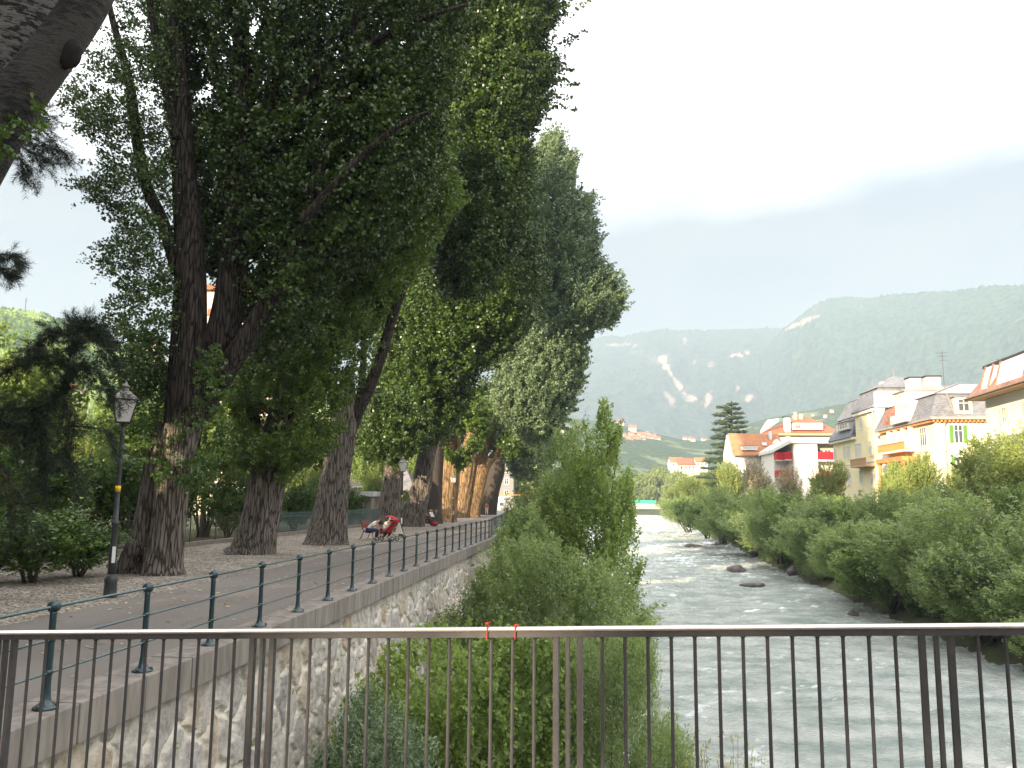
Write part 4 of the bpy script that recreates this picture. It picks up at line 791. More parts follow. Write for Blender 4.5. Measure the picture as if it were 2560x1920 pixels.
# ------------------------------------------------------------------ dark conifer on the left
def needles(name, parent, org, dirs, ln, per, nl, mat, seed, wd=0.012):
    rng = np.random.default_rng(seed); S = len(org); d = unit(np.asarray(dirs, float)); t = rng.random((S, per)); p = (np.asarray(org)[:, None]+d[:, None]*(t*ln)[..., None]).reshape(-1, 3); D = np.repeat(d, per, 0)
    a = rng.normal(size=p.shape); a = unit(a-(a*D).sum(1, keepdims=True)*D); nd = unit(a*0.85+D*0.75); e = p+nd*(nl*rng.uniform(0.6, 1.1, len(p)))[:, None]; s = unit(np.cross(nd, rng.normal(size=p.shape)))*wd
    v = np.stack([p-s, p+s, e+s*0.2, e-s*0.2], 1); return qmesh(name, v.reshape(-1, 3), M[mat], parent, {'v': rng.random(len(p))})
Yc = 13.0; cf = thing('pine_tree', 'dark pine with drooping needle sprays, its trunk beyond the left edge', 'tree', (W(-120, 1100, Yc).x, Yc, 0)); mb = MB()
trunk(mb, [(-120, 1390), (-130, 900), (-135, 400), (-140, -100)], [0.3, 0.26, 0.2, 0.12], Yc, 0.06, 111, 16); mb.build('trunk', M['bark_dark'], cf, True)
mb = MB(); rng = np.random.default_rng(5); org, dr = [], []
branches = [[(-120, 900), (0, 885), (80, 880), (120, 862), (138, 830), (150, 780), (158, 730), (160, 700)], [(140, 800), (110, 770), (60, 780), (10, 800)], [(146, 790), (190, 790), (230, 830), (255, 870)], [(150, 760), (190, 720), (225, 735), (250, 790)],
            [(156, 730), (120, 715), (90, 740), (60, 760)], [(158, 715), (185, 700), (215, 720)], [(80, 880), (90, 960), (98, 1000), (85, 1080)], [(130, 860), (150, 920), (140, 980)], [(-120, 960), (-20, 930), (40, 960), (60, 1050)],
            [(-120, 1010), (0, 1020), (60, 1100), (70, 1180)], [(0, 1010), (30, 1080), (10, 1160)], [(98, 980), (150, 1000), (180, 1060)], [(150, 920), (220, 930), (250, 975)], [(-140, 300), (-20, 290), (70, 300), (130, 330)], [(0, 290), (70, 330), (110, 350)], [(-20, 290), (50, 350), (62, 385)], [(20, 290), (80, 275), (150, 345)],
            [(-140, 560), (-60, 560), (10, 550), (40, 565)], [(-60, 560), (0, 580), (30, 590)], [(40, 300), (60, 250), (100, 255)], [(-120, 880), (-20, 900), (40, 920), (90, 930)]]
for k, b_ in enumerate(branches):
    o_, r_ = smoothline(pts(b_, Yc+rng.uniform(-.5, .5)), list(np.linspace(0.035 if k == 0 else 0.02, 0.006, len(b_))), 8); MB().tube(o_, r_, 5).build('branch', M['bark_dark'], cf)
    dens = 4
    for i in range(0, len(o_)-1):
        for q in range((dens if k < 8 or k > 12 else 2) if i > 4 or k else 2):
            d = (o_[i+1]-o_[i]).normalized()+Vector(rng.normal(size=3)*0.55)+Vector((0, 0, -0.25)); org.append(o_[i]+Vector(rng.normal(size=3)*0.06)); dr.append(d)
needles('needles', cf, org, dr, 0.26, 60, 0.115, 'needle', 7, 0.0028); fix(cf)
# ------------------------------------------------------------------ generic plants
def bushproto(name, cat, label, mat, seed, rx, rz, S, L_, per, leaf, ratio, group, stems=7, trunk_h=0, upb=1.4, spread=.28, droop=0.0, cone=False, lumps=6):
    rng = np.random.default_rng(seed); t = thing(name, label, cat, (0, 0, 0), 0, group)
    cs = []; 
    for q in range(lumps): a = q*2.4+rng.random(); rr = rx*rng.uniform(0.15, 0.55 if lumps < 12 else 0.75); cs.append((math.cos(a)*rr, math.sin(a)*rr, trunk_h+rz*rng.uniform(0.28, 0.72), *((rx*rng.uniform(0.42, 0.62), rz*rng.uniform(0.2, 0.32)) if lumps < 12 else (rx*rng.uniform(0.24, 0.42), rz*rng.uniform(0.12, 0.24)))))
    cs.append((0, 0, trunk_h+rz*0.5, rx*0.55, rz*0.46))
    cs = np.array(cs); k = rng.integers(0, len(cs), S); u = unit(rng.normal(size=(S, 3)))*(rng.random((S, 1))**0.33)
    org = cs[k, :3]+u*np.stack([cs[k, 3], cs[k, 3], cs[k, 4]], 1)
    if cone:
        z = rng.random(S)**1.3; r = rx*(1-z)**0.8*np.sqrt(rng.random(S)); a = rng.random(S)*6.283; org = np.stack([r*np.cos(a), r*np.sin(a), trunk_h+z*rz], 1)
    org[:, 2] = np.maximum(org[:, 2], 0.15); d = org*np.array([1, 1, 0])/rx*1.1; d[:, 2] = upb; d += rng.normal(size=d.shape)*0.35
    mb = MB()
    for q in range(stems):
        e = org[rng.integers(0, S)]; mb.tube([(rng.normal()*rx*.06, rng.normal()*rx*.06, -0.3), (e[0]*.4, e[1]*.4, e[2]*.5), tuple(e)], [0.02*rz*.5+.02, 0.012*rz*.5+.012, 0.006], 5)
    if trunk_h: mb.tube([(0, 0, -.3), (0.05, 0, trunk_h), (0, 0, trunk_h+rz*.7)], [0.05*rx+.05, 0.035*rx+.04, 0.02], 8)
    mb.build('trunk' if trunk_h else 'stem', M['bark_twig'], t, True)
    foliage('crown' if trunk_h else 'foliage', M[mat], t, org, d, L_, per, leaf, ratio, seed=seed+5, spread=spread, droop=droop); return t
GB = 'willow bushes on the right bank'
wb = [bushproto('willow_bush', 'bush', 'x', 'leaf_willow', 400+i, 3.2, 6.2, 760, 1.2, 52, 0.165, 0.42, GB, lumps=15) for i in range(2)]
wb += [bushproto('willow_bush', 'bush', 'x', 'leaf_mid', 410+i, 3.0, 6.0, 760, 1.1, 52, 0.17, 0.6, GB, lumps=15) for i in range(1)]
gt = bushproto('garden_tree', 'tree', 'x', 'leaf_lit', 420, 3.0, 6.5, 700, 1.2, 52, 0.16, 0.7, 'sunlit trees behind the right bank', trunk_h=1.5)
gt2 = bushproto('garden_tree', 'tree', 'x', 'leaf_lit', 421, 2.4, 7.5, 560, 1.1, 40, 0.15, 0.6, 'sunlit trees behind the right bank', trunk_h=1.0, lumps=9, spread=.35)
used = set()
def place(proto, loc, rz, s, label, group=None, name=None):
    if proto.name not in used: used.add(proto.name); o = proto; o.location = loc; o.rotation_euler.z = rz; o.scale = (s,)*3 if not hasattr(s, '__len__') else s; o['label'] = label
    else: o = dup(proto, loc, rz, s, label)
    if group: o['group'] = group
    return o
def bushD(proto, x, ytop, Y, ratio, label, rz=0, zb=-4.2, group=None, hp=6.8):
    """bush whose middle stands at depth Y on the bank and whose top reaches the height seen in the photo"""
    tp = W(x, ytop, Y); h = tp.z-zb; s = h/hp; return place(proto, (tp.x, Y, zb), rz, (s*ratio, s*ratio, s), label, group)
R_ = 'on the right bank'
bushD(wb[0], 2190, 1035, 44, 1.35, 'big grey green willow bush filling the right edge above the railing', 0.4)
bushD(wb[1], 2020, 1095, 50, 1.5, 'pale willow bush overhanging the water, left of the one at the right edge', 2.0)
bushD(wb[2], 2230, 1000, 53, 1.0, 'tall dark bush at the right edge in front of the white house balcony', 1.0, -2.0)
bushD(wb[0], 2100, 1020, 58, 1.2, 'tall willow bush below the yellow house corner', 3.0, -3.0)
bushD(wb[1], 1850, 1110, 62, 1.6, 'silvery low willow bush with a rounded top, dipping to the water', 5.0)
bushD(wb[0], 1960, 1040, 66, 1.2, 'mid height willow bush below the orange porch', 0.9, -3.0)
bushD(wb[2], 1880, 1050, 74, 1.0, 'dark bush under the left corner of the yellow house', 2.2, -3.0)
bushD(wb[0], 1790, 1055, 80, 1.3, 'broad willow bush below the slate roofed yellow villa', 4.0, -4)
bushD(wb[2], 1730, 1035, 90, 1.3, 'dark green bush under the wide red balcony', 1.4, -4)
bushD(wb[1], 1765, 1095, 77, 1.6, 'low pale willow bush at the waterline left of the silvery one', 2.8)
bushD(wb[1], 1670, 1045, 102, 1.35, 'grey willow bush under the small red balconies', 3.6, -4)
bushD(wb[0], 1610, 1035, 116, 1.4, 'tall feathery willow bush in front of the white gabled house', 0.2, -4)
bushD(wb[2], 1560, 1050, 132, 1.5, 'dark bush left of the feathery willow', 5.1, -4)
bushD(wb[2], 1525, 1060, 150, 1.7, 'darkest rounded bush at the river bend', 2.6, -4)
bushD(wb[1], 1485, 1064, 178, 1.7, 'small grey bush beyond the darkest rounded one', 1.6, -4)
bushD(wb[0], 1685, 1085, 92, 1.6, 'small willow bush dipping into the river opposite the lone boulder', 1.1)
bushD(wb[0], 2110, 1150, 43, 1.5, 'low shaded willow bush touching the water at the lower right', 3.3, -4.6)
bushD(wb[2], 1925, 1150, 55, 1.6, 'low dark bush at the waterline above the railing bend of the bank', 4.4, -4.6)
bushD(wb[1], 2270, 1160, 39, 1.5, 'willow bush cut by the right frame edge just over the railing', 5.4, -4.5)
bushD(wb[2], 1625, 1075, 112, 1.6, 'low green bush at the waterline before the small red balconies', 0.6, -4.4)
for k in range(20):
    y_ = 36+k*6.3+(k*7 % 5)*.6; place(wb[(k*2+1) % 3], (xw(y_)+1.0+(k % 3)*.5, y_, -5.0), k*1.9, ((.62, .62, .5) if k % 2 else (.7, .7, .44)), 'low willow shrub dipping into the water along the right waterline', 'low willow shrubs along the right waterline')
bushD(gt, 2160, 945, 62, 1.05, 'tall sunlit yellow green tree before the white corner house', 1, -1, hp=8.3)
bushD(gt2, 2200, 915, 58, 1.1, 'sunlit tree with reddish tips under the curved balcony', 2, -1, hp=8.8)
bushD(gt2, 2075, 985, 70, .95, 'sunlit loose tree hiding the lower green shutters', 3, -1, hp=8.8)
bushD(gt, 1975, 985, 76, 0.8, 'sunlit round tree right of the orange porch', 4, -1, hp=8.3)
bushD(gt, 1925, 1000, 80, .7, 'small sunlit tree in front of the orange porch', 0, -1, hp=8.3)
bushD(gt, 1782, 1000, 104, 0.8, 'sunlit round tree before the wide red balcony', 5, -1, hp=8.3)
pk_ = bushproto('blossom_tree', 'tree', 'loose pinkish tree in front of the white gabled house', 'leaf_pink', 431, 2.0, 7, 330, 1.0, 30, 0.2, 0.6, 'pinkish loose trees before the white houses', trunk_h=.6, lumps=9, spread=.4)
bushD(pk_, 1632, 985, 122, 1.0, 'taller loose pinkish tree in front of the white gabled house', 1, -1, hp=8)
bushD(pk_, 1705, 1000, 112, .8, 'smaller loose pinkish tree in front of the plain white wall', 2, -1, hp=8)
bushD(gt, 1585, 1000, 150, 0.9, 'sunlit tree at the foot of the cedar', 3, -1, hp=8.3)
bushD(gt2, 1550, 1015, 170, 1.1, 'pale feathery sunlit tree left of the cedar foot', 0.5, -1, hp=8.8)
bushD(gt, 1508, 1030, 185, 1.2, 'sunlit yellow tree right of the green bridge', 2.5, -2, hp=8.3)
bushD(gt, 1470, 1040, 230, 1.2, 'low sunlit tree beside the right end of the green bridge', 4.5, -3, hp=8.3)
bushD(gt2, 1448, 1058, 260, 1.1, 'lowest yellow tree at the river bend', 1.5, -3, hp=8.8)
ft = bushproto('valley_tree', 'tree', 'x', 'leaf_lit', 440, 6.5, 13, 420, 2.4, 30, 0.85, 0.8, 'trees filling the valley behind the green bridge', trunk_h=1.5, stems=3)
for k, (x, yt, Y, lb) in enumerate([(1385, 1020, 470, 'round yellow green tree above the left end of the green bridge'), (1420, 1005, 480, 'tallest round tree above the green bridge'), (1465, 1015, 460, 'broad tree below the red and white valley houses'), (1505, 1025, 400, 'pale valley tree left of the cedar'), (1350, 1035, 440, 'valley tree half hidden by the willow island'), (1440, 1045, 430, 'low tree right above the green bridge cover'), (1540, 1010, 430, 'valley tree beside the cedar trunk'), (1405, 1045, 445, 'dark tree just above the green cover')]):
    bushD(ft, x, yt, Y, 1.05, lb, k*1.1, -0.5, hp=15.5)
# a far wood on the valley floor: one mass
rng = np.random.default_rng(50); S = 5200; yy = rng.uniform(500, 900, S); cx = rng.uniform(-0.02, 0.34, S); org = np.stack([cx*yy, yy, rng.random(S)**0.6*(13+6*noise3(np.stack([cx*30, yy/60, yy*0], 1), 1.0))], 1); d = rng.normal(size=(S, 3))*0.5; d[:, 2] += 1.3
struct(foliage('far_wood', M['leaf_mid'], None, org, d, 5.0, 9, 2.2, 0.8, seed=51, spread=.4), 'stuff')
# ------------------------------------------------------------------ plants between the quay wall and the river
GI = 'plants growing between the wall and the river'
bk = MB(); v = []; f = []; ys = [3, 10, 20, 35, 50, 62, 75, 90, 120, 160, 220]
for y in ys:
    w_ = {3: 5.2, 10: 6.2, 20: 6.6, 35: 7.2, 50: 7.4, 62: 6, 75: 4, 90: 3}.get(y, 2.5)
    for t, z in ((0, -4.5), (0.3, -4.4), (0.75, -4.65), (1.0, -5.2)): v.append((-5.25+bx(y)+w_*t, y, z))
for i in range(len(ys)-1):
    for j in range(3): a = i*4+j; f.append((a, a+1, a+5, a+4))
bk.add(v, f); struct(bk.build('river_margin', M['earth']))
def islet(name, cat, label, mat, poly, Y, thick, S, L_, per, leaf, ratio, seed, stems, axis=None, **kw):
    g = G(0, 0, 0) if False else None
    cx = sum(p[0] for p in poly)/len(poly); base = W(cx, 1300, Y); base.z = -4.7
    t = thing(name, label, cat, base, 0, GI); mb = MB()
    for k, st in enumerate(stems): limb(mb, st[0], st[1], Y, 8, 0.03, k, 5)
    mb.build('stem', M['bark_twig'], t, True)
    crown('foliage', M[mat], t, poly, Y, thick, S, L_, per, leaf, axis=axis or (base.x, base.y, -6), ratio=ratio, seed=seed, **kw); fix(t); return t
islet('young_poplar', 'tree', 'slender young poplar with a spire top rising from the river willows', 'leaf_green',
      [(1180, 1220), (1168, 1100), (1190, 1030), (1225, 990), (1256, 950), (1240, 915), (1262, 912), (1272, 935), (1290, 930), (1300, 866), (1314, 880), (1322, 935), (1342, 922), (1336, 985), (1346, 1010), (1362, 1040), (1366, 1100), (1374, 1180), (1385, 1230), (1350, 1320), (1230, 1310)],
      42, 1.7, 1350, 1.1, 34, 0.13, 0.75, 501, [([(1240, 1560), (1250, 1200), (1275, 1040), (1300, 930), (1308, 880)], [0.09, 0.07, 0.05, 0.03, 0.012]), ([(1270, 1560), (1300, 1200), (1325, 1040), (1338, 940)], [0.05, 0.04, 0.03, 0.01]), ([(1200, 1560), (1215, 1150), (1245, 930)], [0.05, 0.03, 0.01])], rise=1.5, R=40, noise_t=-.3, nf=1.2, upb=.2)
islet('willow_bush', 'bush', 'grey green willow bush against the far bend of the quay wall', 'leaf_willow', [(1118, 1090), (1135, 1020), (1160, 975), (1180, 985), (1200, 945), (1222, 955), (1236, 925), (1262, 985), (1270, 1100), (1240, 1220), (1110, 1200), (1105, 1120)], 52, 2.2, 1500, 1.4, 34, 0.17, 0.45, 502, [([(1180, 1300), (1185, 1150), (1200, 1000)], [0.06, 0.04, 0.01])], rise=1.0, R=40)
islet('willow_bush', 'bush', 'green willow bush with ivy touching the wall below the farthest railing posts', 'leaf_willow', [(1052, 1230), (1085, 1150), (1118, 1112), (1150, 1100), (1175, 1150), (1200, 1230), (1150, 1290), (1060, 1290), (1035, 1270)], 36, 1.2, 700, 0.8, 36, 0.11, 0.6, 503, [([(1120, 1400), (1130, 1250), (1140, 1150)], [0.05, 0.03, 0.01])], rise=.8, R=40)
islet('willow_bush', 'bush', 'broad grey green willow bush just above the middle of the bridge handrail', 'leaf_willow', [(935, 1372), (990, 1330), (1022, 1290), (1048, 1230), (1090, 1200), (1150, 1180), (1210, 1190), (1260, 1240), (1310, 1210), (1372, 1225), (1392, 1290), (1402, 1345), (1400, 1420), (1200, 1470), (1010, 1460), (940, 1420)], 27, 2.0, 1700, 0.85, 40, 0.115, 0.42, 504, [([(1150, 1600), (1160, 1400), (1120, 1250)], [0.05, 0.03, 0.01]), ([(1180, 1600), (1240, 1400), (1300, 1240)], [0.05, 0.03, 0.01])], rise=1.1, R=50, noise_t=-.4, nf=1.4)
for k, (x0, y0, x1, y1) in enumerate([]): pass
islet('leafy_bush', 'bush', 'bright green broad leaved bush behind the middle of the bridge bars', 'leaf_green', [(770, 1520), (830, 1450), (880, 1400), (960, 1375), (1060, 1372), (1180, 1376), (1230, 1430), (1220, 1560), (1200, 1760), (760, 1760), (700, 1650)], 15.5, 1.6, 1100, 0.6, 34, 0.085, 0.8, 505, [([(950, 1900), (980, 1650), (1000, 1450)], [0.03, 0.02, 0.01]), ([(1050, 1900), (1090, 1600), (1120, 1420)], [0.03, 0.02, 0.01])], rise=0.8, R=60, noise_t=-.25, nf=1.8, droop=.1)
islet('willow_bush', 'bush', 'olive willow bush with thin upright shoots at the bottom centre right', 'leaf_willow', [(1180, 1400), (1290, 1370), (1395, 1375), (1412, 1450), (1430, 1560), (1490, 1640), (1500, 1760), (1120, 1760), (1160, 1560)], 17, 1.4, 1900, 0.7, 40, 0.085, 0.24, 506, [([(1300, 1900), (1320, 1650), (1330, 1450)], [0.03, 0.02, 0.008]), ([(1250, 1900), (1240, 1600), (1230, 1420)], [0.03, 0.02, 0.008])], rise=1.6, R=60, noise_t=-.45, nf=1.8, align=.7, upb=.1)
islet('willow_bush', 'bush', 'silvery small leaved willow at the foot of the wall in the lower left centre', 'leaf_silver', [(650, 1740), (700, 1630), (745, 1560), (790, 1500), (830, 1510), (880, 1570), (930, 1650), (990, 1760)], 12.5, 0.9, 620, 0.42, 32, 0.065, 0.36, 507, [([(820, 1900), (815, 1700), (800, 1550)], [0.02, 0.014, 0.006])], rise=1.0, R=50, noise_t=-.5, nf=2.5, align=.5)
islet('weed_plant', 'plant', 'small leafy weed climbing the stones, its tip above the handrail', 'leaf_green', [(915, 1400), (930, 1362), (960, 1350), (985, 1372), (975, 1420), (940, 1440)], 22.5, 0.3, 60, 0.3, 26, 0.06, 0.8, 508, [([(950, 1480), (948, 1400)], [0.012, 0.006])], R=20)
yg = thing('yellow_willow', 'thin yellow tipped willow shoots standing before the water at the bottom', 'plant', (W(1560, 1600, 11).x, 11, -4.8), 0, GI); rng = np.random.default_rng(9); org, dr, ln = [], [], []; mb = MB()
for k in range(26):
    x = rng.uniform(1455, 1650); y = rng.uniform(1560, 1690)+abs(x-1570)*0.5; tip = W(x, y, 11+rng.uniform(-.5, .5)); b0 = W(1560+(x-1560)*0.55, 2050, 11.2); mb.tube([b0, b0.lerp(tip, .5)+Vector((0.04, 0, 0)), tip], [0.008, 0.005, 0.002], 4)
    for q in np.linspace(0.62, 1.0, 5): org.append(b0.lerp(tip, q-0.03)); dr.append((tip-b0).normalized()+Vector(rng.normal(size=3)*0.3)); ln.append(0.14)
mb.build('stem', M['bark_twig'], yg); foliage('foliage', M['leaf_yellow'], yg, np.array(org), np.array(dr), np.array(ln), 9, 0.06, 0.2, spread=.35, seed=3, align=.9); fix(yg)
# ------------------------------------------------------------------ the garden on the left
GG = 'shaded shrubs behind the garden fence'
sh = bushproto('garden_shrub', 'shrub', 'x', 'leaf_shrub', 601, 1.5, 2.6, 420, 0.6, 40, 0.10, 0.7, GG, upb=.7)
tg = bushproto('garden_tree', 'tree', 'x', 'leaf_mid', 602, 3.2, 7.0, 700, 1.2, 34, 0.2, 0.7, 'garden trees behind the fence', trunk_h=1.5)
g = G(60, 1262); place(sh, (g.x-.2, g.y+.4, 0), 0, (1.1, .9, .62), 'dense leafy shrub at the left edge growing over the gravel', 'shaded shrubs left of the lantern')
g = G(135, 1250); place(sh, (g.x, g.y+.6, 0), 2, (.7, .7, .5), 'smaller leafy shrub between the edge shrub and the lantern post', 'shaded shrubs left of the lantern')
for k, (x, y, s) in enumerate([(-18, -12, 1.5), (-18, -8, 1.5), (-18, -4, 1.5), (-18, 0, 1.5), (-18, 4, 1.5), (-18, 9, 1.4), (-18.6, 14, 1.4), (-18.8, 18.5, 1.4), (-18.6, 23, 1.3), (-19, 27, 1.4), (-18.6, 31.5, 1.35), (-18.8, 36, 1.3), (-18.2, 41, 1.0), (-18.6, 46, 1.1), (-18.3, 51, 1.0), (-18.4, 57, 1.2), (-18.6, 63, 1.1), (-18.4, 70, 1.1), (-18.4, 78, 1.2), (-18.6, 86, 1.2)]):
    place(sh, (x, y, 0), k*1.7, s, 'shaded shrub of the row behind the garden fences, its near end added for shade', 'row of shrubs behind the garden fences')  # the nearest shrubs are unseen, added to keep sun off the path
for k, (x, y, s) in enumerate([(-23, 20, .85), (-24, 27, 1.0), (-20, 15, .9), (-20.5, 20.5, .95), (-20, 48, .8), (-19.5, 41, .9), (-21, 27, .9), (-22, 42, .8), (-27, 48, 1.0), (-21.5, 53, .75), (-22, 63, .8), (-25, 95, 1.0), (-22, 108, 1.1), (-30, 38, 1.0), (-33, 30, 1.0), (-37, 47, 1.1), (-44, 55, 1.2), (-34, 56, .9), (-19, 12, .8), (-20, 6, .9), (-22, 0, 1), (-24.5, -6, 1.1), (-20, -10, 1), (-27, 3, 1.1), (-29, 12, 1.1), (-30, 20, 1.1), (-33, 8, 1.2)]):
    place(tg, (x, y, 0), k*2.1, s, 'garden tree behind the shrubs on the left, in a stand partly added for shade', 'garden trees behind the shrubs on the left')  # several of these trees are unseen, added to keep sun off the trunks
for k, (x, yt, Y, lb) in enumerate([(90, 850, 52, 'sunlit yellow tree seen below the drooping pine branch'), (170, 900, 48, 'sunlit tree behind the first lantern'), (20, 860, 56, 'sunlit tree at the left edge below the hill'), (700, 930, 60, 'sunlit garden tree left of the forked trunk'), (810, 1010, 70, 'sunlit garden bush between the forked trunk and the next one')]):
    bushD(gt, x, yt, Y, .8 if k < 3 else .55, lb, k*1.9, 0, hp=8.3, group='sunlit garden trees on the left')
# ------------------------------------------------------------------ buildings
M['wall_yellow'] = plain('wall_yellow', (0.80, 0.70, 0.44), (0.74, 0.64, 0.40), 0.9, nscale=0.7)
M['wall_pale'] = plain('wall_pale', (0.80, 0.73, 0.52), (0.75, 0.68, 0.48), 0.9, nscale=0.7)
M['wall_white'] = plain('wall_white', (0.78, 0.735, 0.67), (0.70, 0.655, 0.60), 0.9, nscale=0.6)
M['wall_cream'] = plain('wall_cream', (0.74, 0.64, 0.48), (0.66, 0.56, 0.42), 0.9, nscale=0.8)
M['wall_grey'] = plain('wall_grey', (0.42, 0.37, 0.32), (0.34, 0.3, 0.26), 0.9, nscale=1)
M['trim'] = plain('trim', (0.80, 0.75, 0.64), (0.75, 0.7, 0.6), 0.85)
M['glass'] = plain('glass', (0.10, 0.11, 0.13), (0.06, 0.065, 0.08), 0.12, spec=0.8)
M['glass_pale'] = plain('glass_pale', (0.55, 0.56, 0.58), (0.42, 0.43, 0.46), 0.3, nscale=1.5)
M['shutter_green'] = plain('shutter_green', (0.12, 0.27, 0.05), (0.09, 0.21, 0.04), 0.6, nscale=20, stretch=(.1, .1, 3))
M['shutter_pale'] = plain('shutter_pale', (0.62, 0.56, 0.5), (0.5, 0.45, 0.4), 0.6, nscale=20, stretch=(.1, .1, 3))
def tiles(name, c1, c2, sc_=(3, 3, 5)):
    mt, nt, out = newmat(name); L = nt.links.new; b = N(nt, 'ShaderNodeBsdfPrincipled'); b.inputs['Roughness'].default_value = 0.75; b.inputs['Specular IOR Level'].default_value = 0.3
    v = N(nt, 'ShaderNodeTexVoronoi'); v.inputs['Scale'].default_value = 1; L(coords(nt, sc_), v.inputs['Vector']); s = N(nt, 'ShaderNodeSeparateXYZ'); L(v.outputs['Color'], s.inputs[0])
    n = N(nt, 'ShaderNodeTexNoise'); n.inputs['Scale'].default_value = 0.6; n.inputs['Detail'].default_value = 6; L(coords(nt), n.inputs['Vector'])
    m_ = N(nt, 'ShaderNodeMath', operation='MULTIPLY_ADD'); m_.inputs[1].default_value = 0.5; L(s.outputs[0], m_.inputs[0]); L(n.outputs[0], m_.inputs[2])
    r = ramp(nt, [(0.4, c2), (1.0, c1)]); L(m_.outputs[0], r.inputs[0]); L(r.outputs[0], b.inputs['Base Color'])
    wv = N(nt, 'ShaderNodeTexWave', bands_direction='Z'); wv.inputs['Scale'].default_value = 1.3; L(coords(nt), wv.inputs['Vector']); bp = N(nt, 'ShaderNodeBump'); bp.inputs['Strength'].default_value = 0.4; bp.inputs['Distance'].default_value = 0.05; L(wv.outputs[0], bp.inputs['Height']); L(bp.outputs[0], b.inputs['Normal'])
    L(b.outputs[0], out.inputs[0]); return mt
M['slate'] = tiles('slate', (0.20, 0.20, 0.22), (0.12, 0.12, 0.135)); M['slate_light'] = tiles('slate_light', (0.33, 0.31, 0.31), (0.24, 0.23, 0.23))
M['tile_orange'] = tiles('tile_orange', (0.44, 0.19, 0.09), (0.32, 0.13, 0.06)); M['tile_red'] = tiles('tile_red', (0.42, 0.13, 0.07), (0.30, 0.09, 0.05)); M['tile_brown'] = tiles('tile_brown', (0.36, 0.18, 0.13), (0.14, 0.06, 0.05), (5, 5, 6))
M['orange'] = plain('orange', (0.75, 0.28, 0.10), (0.6, 0.2, 0.07), 0.8, nscale=2); M['soffit'] = plain('soffit', (0.55, 0.36, 0.2), (0.42, 0.26, 0.15), 0.8); M['dark'] = plain('dark', (0.05, 0.045, 0.045)); M['gutter'] = plain('gutter', (0.30, 0.22, 0.2), None, .5)
M['shade_wall'] = plain('shade_wall', (0.24, 0.23, 0.22))  # grey lowered so the wall's shade is in its colour
def fb(mb, face, u0, u1, d0, d1, z0, z1, o=0.0):
    """box on a facade: u along it, d outward from it"""
    if face == 'f': mb.box((u0, o-d1, z0), (u1, o-d0, z1))
    else: mb.box((o-d1, u0, z0), (o-d0, u1, z1))
    return mb
def window(t, face, u, z, w_, h, sh=None, o=0.0, pane='glass', trim='trim', mull=1):
    a = MB(); b = 0.10
    fb(a, face, u-b, u+w_+b, 0.0, 0.07, z-b-.04, z, o); fb(a, face, u-b, u+w_+b, 0.0, 0.08, z+h, z+h+b, o); fb(a, face, u-b, u, 0.0, 0.07, z, z+h, o); fb(a, face, u+w_, u+w_+b, 0.0, 0.07, z, z+h, o)
    for k in range(mull): c = u+w_*(k+1)/(mull+1); fb(a, face, c-.035, c+.035, 0.012, 0.05, z, z+h, o)
    fb(a, face, u, u+w_, 0.012, 0.045, z+h*.68, z+h*.68+.05, o)
    fr = a.build('window', M[trim], t); fb(MB(), face, u, u+w_, 0.0, 0.011, z, z+h, o).build('pane', M[pane], fr)
    if sh:
        for s in (0, 1):
            c0 = u-b-w_*.5-.02 if s == 0 else u+w_+b+.02; m_ = MB(); fb(m_, face, c0, c0+w_*.5, 0.02, 0.06, z-.02, z+h+.02, o)
            for q in range(7): zz = z+h*(q+.3)/7; fb(m_, face, c0+.06, c0+w_*.5-.06, 0.06, 0.085, zz, zz+h/7*.5, o)
            m_.build('shutter', M[sh], fr)
    return fr
def frust(mb, a, z0, b, z1):
    (x0, x1, y0, y1), (p0, p1, q0, q1) = a, b
    mb.add([(x0, y0, z0), (x1, y0, z0), (x1, y1, z0), (x0, y1, z0), (p0, q0, z1), (p1, q0, z1), (p1, q1, z1), (p0, q1, z1)], [(3, 2, 1, 0), (0, 1, 5, 4), (1, 2, 6, 5), (2, 3, 7, 6), (3, 0, 4, 7), (4, 5, 6, 7)]); return mb
def balcony(t, face, u0, u1, z, dep, bal='trim', slab='trim', hgt=0.9, o=0.0, solid=False):
    b_ = fb(MB(), face, u0, u1, 0, dep, z-.22, z, o).build('balcony', M[slab], t); m_ = MB()
    if solid: fb(m_, face, u0, u1, dep-.08, dep, z+.004, z+hgt, o); fb(m_, face, u0, u0+.08, 0, dep-.08, z+.004, z+hgt, o); fb(m_, face, u1-.08, u1, 0, dep-.08, z+.004, z+hgt, o)
    else:
        fb(m_, face, u0, u1, dep-.14, dep, z+hgt-.1, z+hgt, o); n = max(3, int((u1-u0)/.22))
        for k in range(n+1): c = u0+(u1-u0-.09)*k/n; fb(m_, face, c, c+.09, dep-.12, dep-.03, z+.004, z+hgt-.1, o)
    m_.build('balustrade', M[bal], b_); return b_
# --- yellow corner house with green shutters
hc = thing('corner_house', 'cream yellow house with slate mansard roof, orange dentil cornice and green shutters', 'house', (35.9, 88, 0))
MB().box((0, 0, -1), (12.5, 15.7, 10.66)).build('wall', M['wall_pale'], hc); q = MB(); fb(q, 'f', -.06, 12.5, 0, .1, 7.45, 7.7); fb(q, 's', 0, 15.7, 0, .06, 7.45, 7.7); fb(q, 'f', -.02, .55, 0, .05, -1, 10.6); fb(q, 's', .0, .5, .003, .05, -1, 7.44); q.build('string_course', M['trim'], hc)
q = MB().box((-.55, -.55, 10.66), (13, 16.2, 11.0)); cn = q.build('cornice', M['slate_light'], hc); q = MB()
for k in range(32): fb(q, 'f', -.3+k*.4, -.3+k*.4+.2, .01, .42, 10.42, 10.655)
for k in range(38): fb(q, 's', k*.4, k*.4+.2, .01, .42, 10.42, 10.655)
q.build('dentils', M['orange'], cn)
